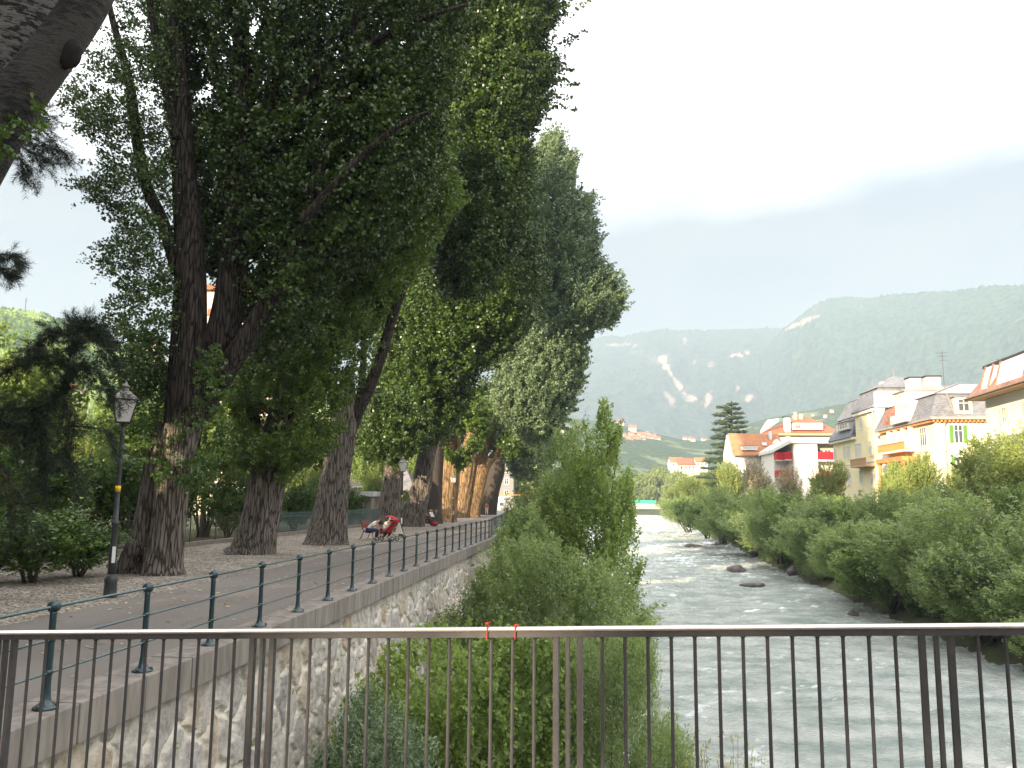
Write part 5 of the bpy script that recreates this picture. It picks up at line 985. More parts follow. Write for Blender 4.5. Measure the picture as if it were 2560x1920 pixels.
q = MB(); frust(q, (-.45, 12.9, -.45, 16.1), 11.004, (.55, 12, .55, 15.2), 13.45); r_ = q.build('roof', M['slate'], hc); q = MB(); frust(q, (.35, 12.2, .35, 15.4), 13.454, (5.5, 8, 6.5, 9.5), 15.3); q.build('upper_roof', M['slate_light'], r_)
MB().tube([(.3, .3, 13.5), (5.4, 6.4, 15.35)], .08, 6).build('ridge', M['slate_light'], r_); MB().rod((1.5, .2, 13.4), (1.9, -.5, 11.05), .05).build('pipe', M['gutter'], r_)
MB().tube([(1.0, -.6, 10.6), (1.0, -.12, 10.0), (1.0, -.12, -1)], .05, 6).build('downspout', M['gutter'], hc)
d_ = MB().box((2.0, -.42, 11.25), (3.7, 1.2, 12.95)).build('dormer', M['wall_pale'], hc); MB().box((1.85, -.55, 12.953), (3.85, 1.2, 13.08)).build('dormer_roof', M['slate'], d_); fr = window(hc, 'f', 2.35, 11.55, 1.0, 1.15, o=-.42); 
for u, z in ((1.95, 8.3), (6.2, 8.3), (1.95, 5.0), (6.2, 5.0)): window(hc, 'f', u, z, .75, 1.8, 'shutter_green')
window(hc, 's', 2.1, 8.2, 1.6, 1.85, None, mull=2); 
for u in (5.7, 8.0, 10.2): window(hc, 's', u, 8.0, 1.15, 2.2)
for u in (5.3, 7.5, 9.7, 11.7): fb(MB(), 's', u-.1, u+.2, .05, .6, 7.705, 10.4).build('pillar', M['trim'], hc)
b_ = balcony(hc, 's', 5.0, 13.2, 7.95, 1.3, 'orange'); 
for u in (1.8, 9.5): window(hc, 's', u, 4.4, 1.2, 2.0)
p_ = MB().box((-1.6, 5, 6.7), (-.01, 13, 7.2)).build('porch', M['orange'], hc); q = MB()
for u in (5.4, 9.0, 12.6): q.lathe((-1.3, u, -1), [(0, .25), (7.4, .2), (7.69, .35)], 8)
q.build('column', M['orange'], p_)
dd = MB().box((-.45, 5.0, 11.01), (1.2, 9.2, 13.3)).build('dormer', M['wall_white'], hc); MB().tube([(-.5, 5.0, 13.3), (-.5, 5.9, 13.95), (-.5, 7.1, 14.2), (-.5, 8.3, 13.95), (-.5, 9.2, 13.3)], .14, 6).build('curved_pediment', M['trim'], dd)
for u in (5.4, 6.8, 8.0): window(hc, 's', u, 11.5, .8, 1.5, o=-.45)
fb(MB(), 's', 4.9, 9.3, .46, 1.0, 11.01, 11.9).build('roof_balcony', M['trim'], hc)
q = MB().prism([(-.42, 10.4, 11.02), (-.42, 14.3, 11.02), (.3, 14.3, 13.2), (.3, 10.4, 13.5)], (.3, 0, 0)); q.build('dormer', M['tile_brown'], hc)
q = MB().box((1.6, 11.5, 13.0), (7.5, 15.2, 15.2)).build('roof_storey', M['wall_pale'], hc); MB().prism([(1.4, 11.3, 15.2), (7.7, 11.3, 15.2), (7.7, 11.3, 15.35), (4.5, 11.3, 15.8), (1.4, 11.3, 15.35)], (0, 4.1, 0)).build('roof_storey_roof', M['slate_light'], q)
for a in ((2.6, 12.5, 3.9, 16.9), (4.4, 12.2, 6.0, 17.0)): c = MB().box((a[0], a[1], 15.0), (a[2], a[1]+1.4, a[3])).build('chimney', M['wall_white'], hc); MB().box((a[0]-.12, a[1]-.12, a[3]+.003), (a[2]+.12, a[1]+1.5, a[3]+.15)).build('chimney_cap', M['dark'], c)
def antenna(t, x, y, z0, z1):
    q = MB().rod((x, y, z0), (x, y, z1), .03, n=5)
    for k, zz in enumerate((z1-.2, z1-.6, z1-1.1)): q.rod((x-.7+.15*k, y, zz), (x+.6, y, zz+.05), .018, n=4)
    q.build('antenna', M['iron'], t)
antenna(hc, 6.3, 12, 15, 20); antenna(hc, 9.2, 4, 13.6, 17.8); antenna(hc, 8.4, 4.4, 13.6, 16.4)
# --- slate roofed yellow villa with a tower front
hb = thing('slate_villa', 'tall yellow villa with stepped slate mansards and a pyramid roof, left of the corner house', 'house', (36.3, 106, 0))
q = MB().box((0, 0, -1), (11, 8, 14.0)).box((0, 8.003, -1), (11, 18.5, 10.95)); q.build('wall', M['wall_yellow'], hb)
q = MB().box((-.15, -.12, -1), (1.1, -.003, 15.4)).box((.0, -.4, 14.004), (3.0, .4, 16.0)); q.build('tower_front', M['wall_pale'], hb)
q = MB(); frust(q, (-.5, 11.5, -.1, 8.4), 14.004, (.7, 10, .8, 7.6), 16.6); frust(q, (.5, 10.2, .6, 7.8), 16.604, (3.6, 4.4, 4, 4.6), 18.5); q.build('roof', M['slate'], hb)
q = MB(); frust(q, (-.7, 11.5, 8.41, 19), 10.954, (.9, 10, 8.45, 18), 13.9); frust(q, (.5, 10.4, 8.42, 18.4), 13.904, (2.0, 9, 8.5, 17), 16.6); frust(q, (1.9, 9.1, 8.5, 17.2), 16.604, (4, 5, 12, 15), 17.8); q.build('roof', M['slate'], hb)
q = MB().rod((4, 4.3, 18.4), (4, 4.3, 19.5), .05, n=5).ball((4, 4.3, 19.6), .12, 6, 5).rod((4.5, 13.5, 17.7), (4.5, 13.5, 19.2), .05, n=5).ball((4.5, 13.5, 19.3), .12, 6, 5); q.build('finial', M['gutter'], hb)
dd = MB().box((-.5, 9.5, 12.1), (1.0, 14.6, 13.2)).build('dormer', M['white'], hb); frust(MB(), (-.75, 1.4, 9.3, 14.9), 13.204, (.6, 1.4, 9.5, 14.7), 13.8).build('dormer_roof', M['slate'], dd)
for u in (9.8, 11.0, 12.2, 13.4): window(hb, 's', u, 12.3, .8, .7, o=-.5)
for u, z in ((2.0, 11.8), (5.2, 11.8), (2.0, 8.2), (6.2, 8.2), (7.6, 8.2), (2.0, 4.2), (6.2, 4.6), (11, 8.2), (12.6, 8.2), (17, 8.2), (11, 4.6), (17, 4.6)): window(hb, 's', u, z, .95, 1.7, None, pane='glass_pale')
fb(MB(), 's', -.02, 18.52, .01, .08, 7.3, 7.5).build('string_course', M['trim'], hb); balcony(hb, 's', 1.2, 7.2, 6.9, 1.2, 'soffit', 'soffit'); fb(MB(), 's', 8.2, 18.9, .01, .5, 10.6, 10.94).build('cornice', M['trim'], hb); fb(MB(), 's', .2, 8, .01, .35, 13.6, 13.99).build('cornice', M['trim'], hb)
MB().tube([(-.5, .3, 13.9), (-.2, .3, 13.2), (-.2, .3, -1)], .07, 6).build('downspout', M['trim'], hb)
MB().box((1.7, 2.6, 15.6), (2.3, 3.2, 17.6)).build('chimney', M['trim'], hb)
# --- white house with wide red balcony
ha = thing('balcony_house', 'modern white house with bright red balcony parapets and a thick flat roof', 'house', (33.2, 135, 0))
q = MB().box((0, 0, -1), (3.7, 14, 11.5)).box((3.7, 1.6, -1), (6.6, 14, 11.5)).box((6.6, 0, -1), (6.9, 14, 11.5)).box((-2.2, 4, -1), (-.002, 14, 10.2)); q.build('wall', M['wall_white'], ha)
q = MB().box((-.5, -.5, 11.504), (7.0, 14.2, 12.15)); q.add([(-2.6, 3.4, 10.205), (-.502, -.5, 11.505), (-.502, 14.2, 11.505), (-2.6, 14.2, 10.205), (-2.6, 3.4, 10.75), (-.502, -.5, 12.1), (-.502, 14.2, 12.1), (-2.6, 14.2, 10.75)], [(3, 2, 1, 0), (0, 1, 5, 4), (1, 2, 6, 5), (2, 3, 7, 6), (3, 0, 4, 7), (4, 5, 6, 7)]); q.build('roof', M['wall_white'], ha)
for z in (8.9, 5.8): b_ = MB().box((3.705, -.25, z-.25), (6.595, 1.59, z)).build('balcony', M['wall_white'], ha); MB().box((3.72, -.3, z+.004), (6.58, -.2, z+1.25)).build('parapet', M['red'], b_)
MB().box((3.71, 1.5, 10.55), (6.59, 1.595, 11.49)).build('recess_shade', M['wall_grey'], ha)  # grey panel stands for the shade inside the balcony recess
for z in (9.0, 6.1):
    for x0, y0, y1 in ((-2.15, 2.2, 3.99), (-1.05, 0.6, 3.99)): b_ = MB().box((x0, y0, z-.2), (x0+.95, y1, z)).build('balcony', M['wall_white'], ha); MB().box((x0, y0-.08, z+.004), (x0+.95, y0-.003, z+1.15)).box((x0-.08, y0-.08, z+.004), (x0-.003, y1, z+1.15)).build('parapet', M['red'], b_)
for z in (8.6, 5.5): window(ha, 'f', 1.7, z, .8, 1.4, pane='glass_pale', trim='white')
for u in (4.1, 5.3): window(ha, 'f', u, 8.95, .9, 1.55, o=1.6, trim='white')
# --- white gabled house with orange roof
hg = thing('gabled_house', 'white house with orange brown tiled roof and long white dormer beside the cedar', 'house', (25.9, 150, 0))
MB().prism([(0, 0, -1), (0, 8, -1), (0, 8, 10.9), (0, 4, 14.3), (0, 0, 10.9)], (9.2, 0, 0)).build('wall', M['wall_white'], hg)
q = MB()
for s in (0, 1):
    y0, y1 = (-.9, 4.0) if s == 0 else (8.9, 4.0); q.prism([(.25, y0, 10.25), (.25, y1, 14.42), (.25, y1, 14.62), (.25, y0, 10.45)], (9.1, 0, 0))
r_ = q.build('roof', M['tile_orange'], hg); q = MB().box((1.9, -.3, 11.3), (4.7, 2, 12.05)).build('dormer', M['white'], hg); MB().box((1.8, -.4, 12.053), (4.8, 2.3, 12.15)).build('dormer_roof', M['tile_orange'], q)
for u in (2.1, 3.0, 3.9): window(hg, 'f', u, 11.42, .6, .5, o=-.3, pane='glass_pale')
q = MB().prism([(7.7, -.2, 11.2), (8.8, -.2, 11.2), (8.8, -.2, 12.7), (8.25, -.2, 13.3), (7.7, -.2, 12.7)], (0, 2.5, 0)).build('dormer', M['wall_white'], hg); window(hg, 'f', 7.98, 11.6, .55, .95, o=-.2, pane='glass_pale'); MB().prism([(5.8, .9, 12.14), (6.6, .9, 12.14), (6.6, 1.6, 12.74), (5.8, 1.6, 12.74)], (0, -.05, .07)).build('skylight', M['glass_pale'], r_)
MB().box((7.4, 2.6, 12.6), (7.9, 3.3, 14.9)).build('chimney', M['white'], hg)
for u in (2.0, 5.0): 
    for z in (7.6, 4.6): window(hg, 'f', u, z, .9, 1.3, pane='glass_pale')
for u in (1.5, 4.5): window(hg, 's', u, 8, .9, 1.3)
# --- red roofed house behind
hr = thing('red_roof_house', 'white house with a broad red hipped roof behind the orange roofed one', 'house', (35.9, 170, 0))
MB().box((0, 0, -1), (15, 12, 15.9)).build('wall', M['wall_white'], hr); q = MB(); frust(q, (-.7, 15.7, -.8, 12.8), 15.904, (8.6, 10.6, 6, 7), 19.9); q.build('roof', M['tile_red'], hr)
q = MB(); frust(q, (-.9, 15.9, -1.0, 13), 15.5, (-.9, 15.9, -1.0, 13), 15.9); q.build('eaves', M['soffit'], hr)
q = MB().box((5.9, -.2, 16.7), (11.8, 5, 18.2)).build('dormer', M['wall_white'], hr); frust(MB(), (5.6, 12.1, -.5, 6), 18.204, (8.8, 9.6, 5, 6), 19.6).build('dormer_roof', M['tile_red'], q); window(hr, 'f', 6.5, 17, .8, .8, o=-.2)
c = MB().box((4.3, -.3, 14), (5.4, .8, 19.2)).build('chimney', M['wall_white'], hr); MB().box((4.1, -.5, 19.203), (5.6, 1, 19.35)).build('chimney_cap', M['dark'], c)
MB().prism([(-.6, -.9, 15.9), (3.0, -.9, 18.3), (3.0, -.9, 18.9), (.8, -.9, 18.6), (-.6, -.9, 16.5)], (0, .5, 0)).build('stepped_gable', M['wall_white'], hr)
for k in range(5): window(hr, 'f', 6+k*1.8, 13.9, .9, 1.2, pane='glass_pale')
q = MB().box((7.0, 3, 19), (7.6, 3.6, 20.6)).box((8.0, 3, 19), (8.8, 3.6, 20.3)); q.build('chimney', M['wall_grey'], hr)
# --- white house with brown mansard at the right edge
hd = thing('mansard_house', 'large white house with brown tiled mansard and deep eaves at the right edge', 'house', (34.6-28*math.sin(.0645), 74-28*math.cos(.0645), 0), -.0645)
MB().box((0, 0, -1), (12, 28, 11.04)).build('wall', M['wall_white'], hd); MB().box((-1.25, -1.2, 11.044), (13.2, 29.2, 11.16)).build('eaves', M['soffit'], hd); MB().box((-1.4, -1.3, 11.163), (13.3, 29.3, 11.26)).build('gutter', M['gutter'], hd)
q = MB(); frust(q, (-1.2, 13, -1.1, 29.1), 11.264, (.5, 12, .5, 27.4), 13.7); r_ = q.build('roof', M['tile_brown'], hd); MB().box((-.1, -.1, 13.704), (12.4, 27.9, 13.95)).build('roof_edge', M['dark'], r_)
for y0, y1 in ((25.0, 26.6), (18.5, 23.6), (11, 16), (4, 9)):
    d_ = MB().prism([(-1.0, y0, 11.3), (-.35, y0, 13.6), (.6, y0, 13.6), (.6, y0, 11.3)], (0, y1-y0, 0)).build('dormer', M['wall_white'], hd)
    q = MB(); n = max(1, round((y1-y0)/1.2))
    for k in range(n):
        a_, b_ = y0+.15+(y1-y0-.2)*k/n, y0+.02+(y1-y0-.2)*(k+1)/n; q.add([(-1.02+.09, a_, 11.6), (-1.02+.09, b_, 11.6), (-.42, b_, 13.35), (-.42, a_, 13.35)], [(0, 3, 2, 1)])
    q.build('pane', M['glass_pale'], d_); [MB().tube([(-1.05, y_, 11.3), (-.35, y_, 13.7)], .09, 5).build('cheek', M['tile_brown'], d_) for y_ in (y0, y1)]
for u in (2, 8, 13.5, 19.2): 
    for z in (8.0, 4.4): window(hd, 's', u, z, 1.3, 2.0, 'shutter_pale')
for z in (8.0, 4.4): window(hd, 's', 24.2, z, .7, 1.9, 'shutter_pale')
for z in (7.6, 4.0): balcony(hd, 's', 17.6, 22.0, z, 1.3)
q = MB()
for k in range(17): fb(q, 's', 27.3-(k % 2)*.25, 28.01, .0, .04, -1+k*.7, -1+k*.7+.6)
q.build('quoins', M['trim'], hd)
# --- cream block and grey villa behind the trees on the left
hl = thing('cream_block', 'tall sunlit cream apartment block glimpsed through the leaves of the double poplar', 'building', (-47, 96, 0))
MB().box((0, 0, -1), (11.6, 5, 27.6)).build('wall', M['wall_cream'], hl); MB().box((-.6, -.6, 27.604), (12.2, 5.5, 28.2)).build('roof', M['tile_red'], hl)
for k in range(8): z = 3+k*3; balcony(hl, 'f', .8, 10.8, z, 1.2, 'tile_red' if k % 2 else 'trim', 'trim', 1.0, solid=True); [window(hl, 'f', u, z+.3, 1.2, 1.9, trim='trim') for u in (1.4, 5.0, 8.6)]
hv = thing('grey_villa', 'grey brown villa in the shade between the third and fourth trunks', 'building', (-33, 112, 0)); MB().box((0, 0, -1), (10, 10, 9.5)).build('wall', M['wall_grey'], hv); q = MB(); frust(q, (-.7, 10.7, -.7, 10.7), 9.504, (4, 6, 4, 6), 13); q.build('roof', M['slate'], hv)
for u in (1, 4, 7): 
    for z in (1.5, 5.3): window(hv, 'f', u, z, 1.2, 2.1)
pb = thing('garden_shed', 'low white flat building with one small dark window behind the picket fence', 'shed', (W(752, 1070, 64).x, 64, 0)); MB().box((0, 0, -.1), (1.9, 3, 2.2)).build('wall', M['wall_grey'], pb); MB().box((-.2, -.3, 2.204), (2.1, 3, 2.6)).build('roof', M['white'], pb); window(pb, 'f', .4, 1, .8, .7)
gp = W(872, 1085, 66); gz = thing('pavilion', 'small grey pavilion roof among the trunks behind the second lantern', 'pavilion', (gp.x, 66, 0)); frust(MB(), (-1.2, 1.2, -1.2, 1.2), 2.7, (-.05, .05, -.05, .05), 4.7).build('roof', M['slate'], gz); MB().box((-1.3, -1.3, 2.55), (1.3, 1.3, 2.696)).build('eaves', M['dark'], gz)
for a in (-1, 1):
    for b in (-1, 1): MB().rod((a, b, 0), (a, b, 2.546), .06).build('post', M['dark'], gz)
# --- far end of the promenade
fe = thing('grey_tower_house', 'pale grey house with hanging signs at the far end of the promenade', 'building', (W(1076, 1080, 205).x, 205, 0)); MB().box((0, 0, -.5), (3.8, 8, 12)).build('wall', M['shade_wall'], fe); MB().box((-.4, -.4, 12.004), (4.2, 8, 12.5)).build('roof', M['slate'], fe)
for z in (3, 6, 9): window(fe, 'f', 1.6, z, 1, 1.4)
for k in range(3): MB().rod((-1.2-.3*k, -.3, 6+k*1.4), (.5, -.3, 5.6+k*1.4), .08, n=5).build('sign_arm', M['dark'], fe)
pg = thing('pergola', 'orange wooden pergola beam across the far end of the promenade', 'pergola', (W(1092, 1085, 190).x, 190, 0)); MB().box((-1.5, 0, 3.0), (5.5, .3, 3.35)).build('beam', M['orange'], pg)
for x in (-1.2, 2, 5.2): MB().box((x, 0, 0), (x+.25, .25, 2.996)).build('post', M['wall_grey'], pg)
hk = thing('white_kiosk', 'small white rounded kiosk on the grass at the far end of the promenade', 'kiosk', (W(1083, 1100, 170).x, 170, 0)); MB().lathe((0, 0, 0), [(0, .9), (2.2, .95), (2.8, .5)], 10).build('body', M['white'], hk, True); MB().box((-.3, -.98, .9), (.4, -.9, 1.6)).build('window', M['glass'], hk)
fk = thing('forked_tree', 'far tree with an orange sunlit forked trunk above the pergola', 'tree', G(1102, 1097)); mb = MB(); trunk(mb, [(1102, 1097), (1100, 1083), (1103, 1068), (1106, 1058)], [1.1, .9, .6, .4], 215, .06, 801, 12); trunk(mb, [(1101, 1084), (1112, 1072), (1114, 1062)], [.7, .5, .3], 215, .06, 802, 12); mb.build('trunk', M['bark'], fk, True)
crown('crown', M['leaf_lit'], fk, [(1075, 1040), (1090, 1020), (1115, 1010), (1150, 1012), (1160, 1040), (1150, 1080), (1125, 1082), (1100, 1062), (1085, 1065)], 213, 5, 420, 2.6, 30, .75, axis=W(1105, 1070, 215), rise=.3, seed=803, R=20, nf=.2); fix(fk)
for k, (x, yt, Y, lb) in enumerate([(1150, 1050, 200, 'dark low tree over the far crowd'), (1132, 1020, 240, 'far tree behind the crowd, above the quay bend')]): bushD(ft, x, yt, Y, .6, lb, k, 0, hp=15.5)
# ------------------------------------------------------------------ cedar
cd = thing('cedar_tree', 'tall dark cedar with flat layered branches left of the orange roof', 'tree', (W(1578, 1000, 165).x, 165, 0)); rng = np.random.default_rng(12); mb = MB().tube([(0, 0, -.5), (0.1, 0, 8), (.3, 0, 15), (.6, 0, 22)], [.7, .5, .3, .05], 10); org, dr = [], []
for k in range(46):
    z = 5+16.6*(k/45)**.95; a = k*2.4; R0 = (6.3*(1-(z-5)/17.5)**.62+.7)*rng.uniform(.72, 1.08); tip = Vector((math.cos(a)*R0+.3, math.sin(a)*R0, z+R0*.06-.2)); mb.tube([(0.2, 0, z-.3), tip*.5+Vector((.1, 0, z*.5+.35)), tip], [.14, .08, .02], 5)
    n = int(40+R0*26)
    for q in range(n): s = rng.random()**.6; wd = R0*.24*math.sin(s*2.6+.3); sd = rng.normal()*wd; org.append((tip.x*s-math.sin(a)*sd, tip.y*s+math.cos(a)*sd, z-.2+s*R0*.06+rng.normal()*.10)); dr.append((math.cos(a)+rng.normal()*.7, math.sin(a)+rng.normal()*.7, rng.uniform(-.1, .35)))
mb.build('trunk', M['bark_dark'], cd); foliage('foliage', M['needle_cedar'], cd, org, dr, .8, 12, .22, .5, spread=.2, seed=5, upb=1.2)
# ------------------------------------------------------------------ green covered bridge upstream
gb_ = thing('green_bridge', 'far footbridge with a teal green tarpaulin railing over the river bend', 'bridge', (0, 402, 0)); MB().box((-8, 0, -1.5), (46, 4, .1)).build('deck', M['wall_grey'], gb_); MB().box((-8, -.15, .104), (46, -.003, .9)).build('parapet', M['white'], gb_); M['teal'] = plain('teal', (.04, .42, .28), (.03, .32, .22), .6, nscale=.5)
MB().box((-8, -.12, .904), (33.6, 0, 2.7)).build('tarpaulin', M['teal'], gb_); MB().box((3, .5, -6), (5, 3.5, -1.504)).build('pier', M['wall_grey'], gb_)
# ------------------------------------------------------------------ small far houses
def hutproto(mw, mr):
    t = thing('hill_house', 'x', 'house'); MB().prism([(-5, -4, -4), (-5, 4, -4), (-5, 4, 5), (-5, 0, 8), (-5, -4, 5)], (10, 0, 0)).build('wall', M[mw], t); q = MB()
    for s in (-1, 1): q.prism([(-5.6, s*4.8, 4.5), (-5.6, 0, 8.05), (-5.6, 0, 8.4), (-5.6, s*4.8, 4.85)][::s], (11.2, 0, 0))
    q.build('roof', M[mr], t); q = MB()
    for x in (-3, 0, 3): q.box((x-.5, -4.03, 1.8), (x+.5, -4.003, 3.4))
    q.build('window', M['glass'], t); return t
h1, h2 = hutproto('wall_white', 'tile_orange'), hutproto('wall_cream', 'tile_red'); first = {0: h1, 1: h2}; usedh = set(); rng = random.Random(3)
def far_surface(x, y, Rf, Rc, foot, fz=-1, prof=1.25):
    """stand on the slope of the foot hill under this line of sight"""
    d = ray(x*K, y*K); hd = math.hypot(d.x, d.y); yc = float(poly_y(foot, x)); dc = ray(x*K, yc*K); zc = H+dc.z/math.hypot(dc.x, dc.y)*Rc
    for t in np.linspace(0, 1, 400):
        R = Rf+(Rc-Rf)*t; z = fz+(zc-fz)*t**prof
        if H+d.z/hd*R <= z: return Vector((d.x/hd*R, d.y/hd*R, z+(1 if t < 1 else 0)))
    return Vector((d.x/hd*Rc, d.y/hd*Rc, zc))
def hut(x, y, k, s, label, group=None, surf=None, rz=None):
    p = surf or far_surface(x, y, 620, 1350, foot); rz = rng.uniform(-.7, .5) if rz is None else rz
    if k not in usedh: usedh.add(k); o = first[k]; o.location = p; o.rotation_euler.z = rz; o.scale = (s,)*3; o['label'] = label
    else: o = dup(first[k], p, rz, s, label)
    if group: o['group'] = group
GV = 'tiny white houses of the hillside village'
for x, y in [(1346, 948), (1356, 953), (1364, 946), (1373, 952), (1383, 945), (1391, 950), (1398, 944), (1404, 952), (1412, 949), (1378, 958), (1360, 960), (1420, 955), (1367, 955), (1388, 957)]: hut(x, y, 0, 0.9, 'tiny white house of the dense village cluster right of the young poplar', GV)
hut(1366, 933, 0, 1.2, 'long white farmhouse above the village cluster', None, None, 0); hut(1340, 918, 1, 1.1, 'small orange chapel-like house beside the young poplar top')
for x, y, lb in [(1480, 921, 'white farm alone on the dark slope above the valley'), (1490, 920, 'right neighbour of the white farm on the dark slope'), (1520, 945, 'small house on the foot hill left of the cedar'), (1497, 955, 'pale house below the foot hill crest'), (1213, 935, 'reddish roofed house left of the young poplar, on green fields'), (1240, 937, 'second reddish roofed house left of the young poplar')]: hut(x, y, 0 if x > 1400 else 1, 0.7, lb)
for k, (x, y) in enumerate([(1702, 908), (1716, 903), (1742, 908), (1756, 899), (1783, 902), (1797, 891)]): hut(x, y, k % 2, 0.38+.05*(k % 3), ['pale farmhouse on the green shoulder', 'red roofed farmhouse on the green shoulder'][k % 2]+' above the red roof', 'farmhouses on the green shoulder')
for x, y, k, s, lb in [(1460, 1002, 0, .9, 'white three storey house in the valley trees above the river'), (1478, 1010, 1, 1.1, 'red and orange roofed house in the valley trees'), (1494, 1008, 1, .9, 'orange roofed house right of the red one in the valley'), (1513, 1000, 0, .8, 'white house in the valley close to the cedar')]:
    p = W(x, y+10, 560); hut(x, y, k, s, lb, None, Vector((p.x, 560, p.z)), .2)
# left hillside: little houses and a mast
mp_ = W(55, 664, 690); q = MB().rod((0, 0, -6), (0, 0, 9), .35, n=5).rod((-1.5, 0, 6), (1.5, 0, 6), .2, n=4).build('mast', M['iron']); q.location = mp_; tag(q, 'thin mast on top of the left hill', 'mast')
for x, y, Y, lb in [(10, 815, 380, 'red roofed house at the left edge of the vineyard hill'), (145, 868, 300, 'house glimpsed under the pine hump'), (338, 770, 420, 'orange roofed house at the right foot of the left hill')]: p = W(x, y, Y); hut(x, y, 1, .8, lb, None, p, -.3)
# ------------------------------------------------------------------ people
def skinmesh(name, J, E, R, mat, parent=None, sub=1, root='pelvis'):
    ks = list(J); me = bpy.data.meshes.new(name); me.from_pydata([J[k] for k in ks], [(ks.index(a), ks.index(b)) for a, b in E], []); o = bpy.data.objects.new(name, me); C.objects.link(o)
    md = o.modifiers.new('s', 'SKIN'); sl_ = me.skin_vertices[0].data
    for i, k in enumerate(ks): r = R[k]; sl_[i].radius = (r, r) if not isinstance(r, tuple) else r; sl_[i].use_root = (k == root)
    md.use_smooth_shade = True; o.modifiers.new('u', 'SUBSURF').levels = sub; o.modifiers[-1].render_levels = sub
    dg = bpy.context.evaluated_depsgraph_get(); ev = o.evaluated_get(dg); nm = bpy.data.meshes.new_from_object(ev); o.modifiers.clear(); o.data = nm; nm.materials.clear(); nm.materials.append(M[mat])
    if parent: o.parent = parent
    return o
def person(label, loc, rz, pose, skin='skin', top=('white', True), legs='navy', hair='hair', scale=1.0):
    """joints: x forward, y left, z up"""
    t = thing('person', label, 'person', loc, rz, 'people on the promenade'); t.scale = (scale,)*3
    P_ = pose; J = {}; J['pelvis'] = P_['pelvis']; J['belly'] = P_['belly']; J['chest'] = P_['chest']; J['neck'] = P_['neck']; J['headb'] = P_['head'][0]; J['headt'] = P_['head'][1]
    E = [('pelvis', 'belly'), ('belly', 'chest'), ('chest', 'neck'), ('neck', 'headb'), ('headb', 'headt')]; R = dict(pelvis=(.15, .12), belly=(.135, .105), chest=(.16, .11), neck=.05, headb=.075, headt=.085)
    for s, n in ((1, 'l'), (-1, 'r')):
        for part, pr, r in (('hip', 'pelvis', .1), ('knee', 'hip', .065), ('ankle', 'knee', .04), ('toe', 'ankle', .035), ('shoulder', 'chest', .06), ('elbow', 'shoulder', .042), ('wrist', 'elbow', .028), ('palm', 'wrist', .03)):
            J[part+n] = P_[part][0 if n == 'l' else 1]; E.append((pr+(n if pr not in ('pelvis', 'chest') else ''), part+n)); R[part+n] = r
        w0, p0 = Vector(J['wrist'+n]), Vector(J['palm'+n]); d = (p0-w0).normalized(); sd = d.cross(Vector((0, 0, 1))).normalized() if abs(d.z) < .9 else Vector((1, 0, 0)).cross(d).normalized()
        for q, (o_, ln_) in enumerate(((-.035, .06), (-.012, .085), (.012, .085), (.034, .07))): J['f%d%s' % (q, n)] = tuple(p0+sd*o_+d*ln_+Vector((0, 0, -.015))); E.append(('palm'+n, 'f%d%s' % (q, n))); R['f%d%s' % (q, n)] = .009
        J['th'+n] = tuple(w0+d*.05-sd*.05*s); E.append(('wrist'+n, 'th'+n)); R['th'+n] = .011
    skinmesh('body', J, E, R, skin, t)
    if top:
        sub = ['pelvis', 'belly', 'chest', 'shoulderl', 'shoulderr']+(['el', 'er'] if top[1] else []); J2 = dict(J)
        for n in 'lr': J2['e'+n] = tuple(Vector(J['shoulder'+n]).lerp(Vector(J['elbow'+n]), .75))
        nb = tuple(Vector(J['chest']).lerp(Vector(J['neck']), .55)); J2['nb'] = nb; sub.append('nb')
        E2 = [('pelvis', 'belly'), ('belly', 'chest'), ('chest', 'shoulderl'), ('chest', 'shoulderr'), ('chest', 'nb')]+([('shoulderl', 'el'), ('shoulderr', 'er')] if top[1] else [])
        skinmesh('shirt', {k: J2[k] for k in sub}, E2, {**{k: tuple(x+.018 for x in R[k]) for k in ('pelvis', 'belly', 'chest')}, 'shoulderl': .08, 'shoulderr': .08, 'el': .062, 'er': .062, 'nb': .085}, top[0], t)
    if legs:
        J2 = {k: J[k] for k in ('pelvis', 'hipl', 'hipr', 'kneel', 'kneer')}
        for n in 'lr': J2['a'+n] = tuple(Vector(J['knee'+n]).lerp(Vector(J['ankle'+n]), .85))
        skinmesh('trousers', J2, [('pelvis', 'hipl'), ('pelvis', 'hipr'), ('hipl', 'kneel'), ('hipr', 'kneer'), ('kneel', 'al'), ('kneer', 'ar')], dict(pelvis=(.16, .13), hipl=.115, hipr=.115, kneel=.085, kneer=.085, al=.07, ar=.07), legs, t)
    hb_, ht = Vector(J['headb']), Vector(J['headt']); up_ = (ht-hb_).normalized(); fwd = Vector((1, 0, 0)); fwd = (fwd-up_*fwd.dot(up_)).normalized(); lf = up_.cross(fwd); c_ = hb_.lerp(ht, .5)
    q = MB(); 
    for s in (-1, 1): q.ball(c_+fwd*.082+lf*.032*s+up_*.005, .012, 6, 5)
    q.build('eyes', M['hair'], t); q = MB().ball(c_+fwd*.095-up_*.02, .016, 6, 5); q.ball(c_+lf*.088-up_*.01, .02, 6, 5, .5, 1, 1.3); q.ball(c_-lf*.088-up_*.01, .02, 6, 5, .5, 1, 1.3); q.build('nose_and_ears', M[skin], t)
    if hair: q = MB().ball((0, 0, 0), .108, 14, 9); q.v = [tuple(c_-fwd*.022+up_*.035+Vector(v_)) for v_ in q.v]; q.build('hair', M[hair], t, True)
    return t
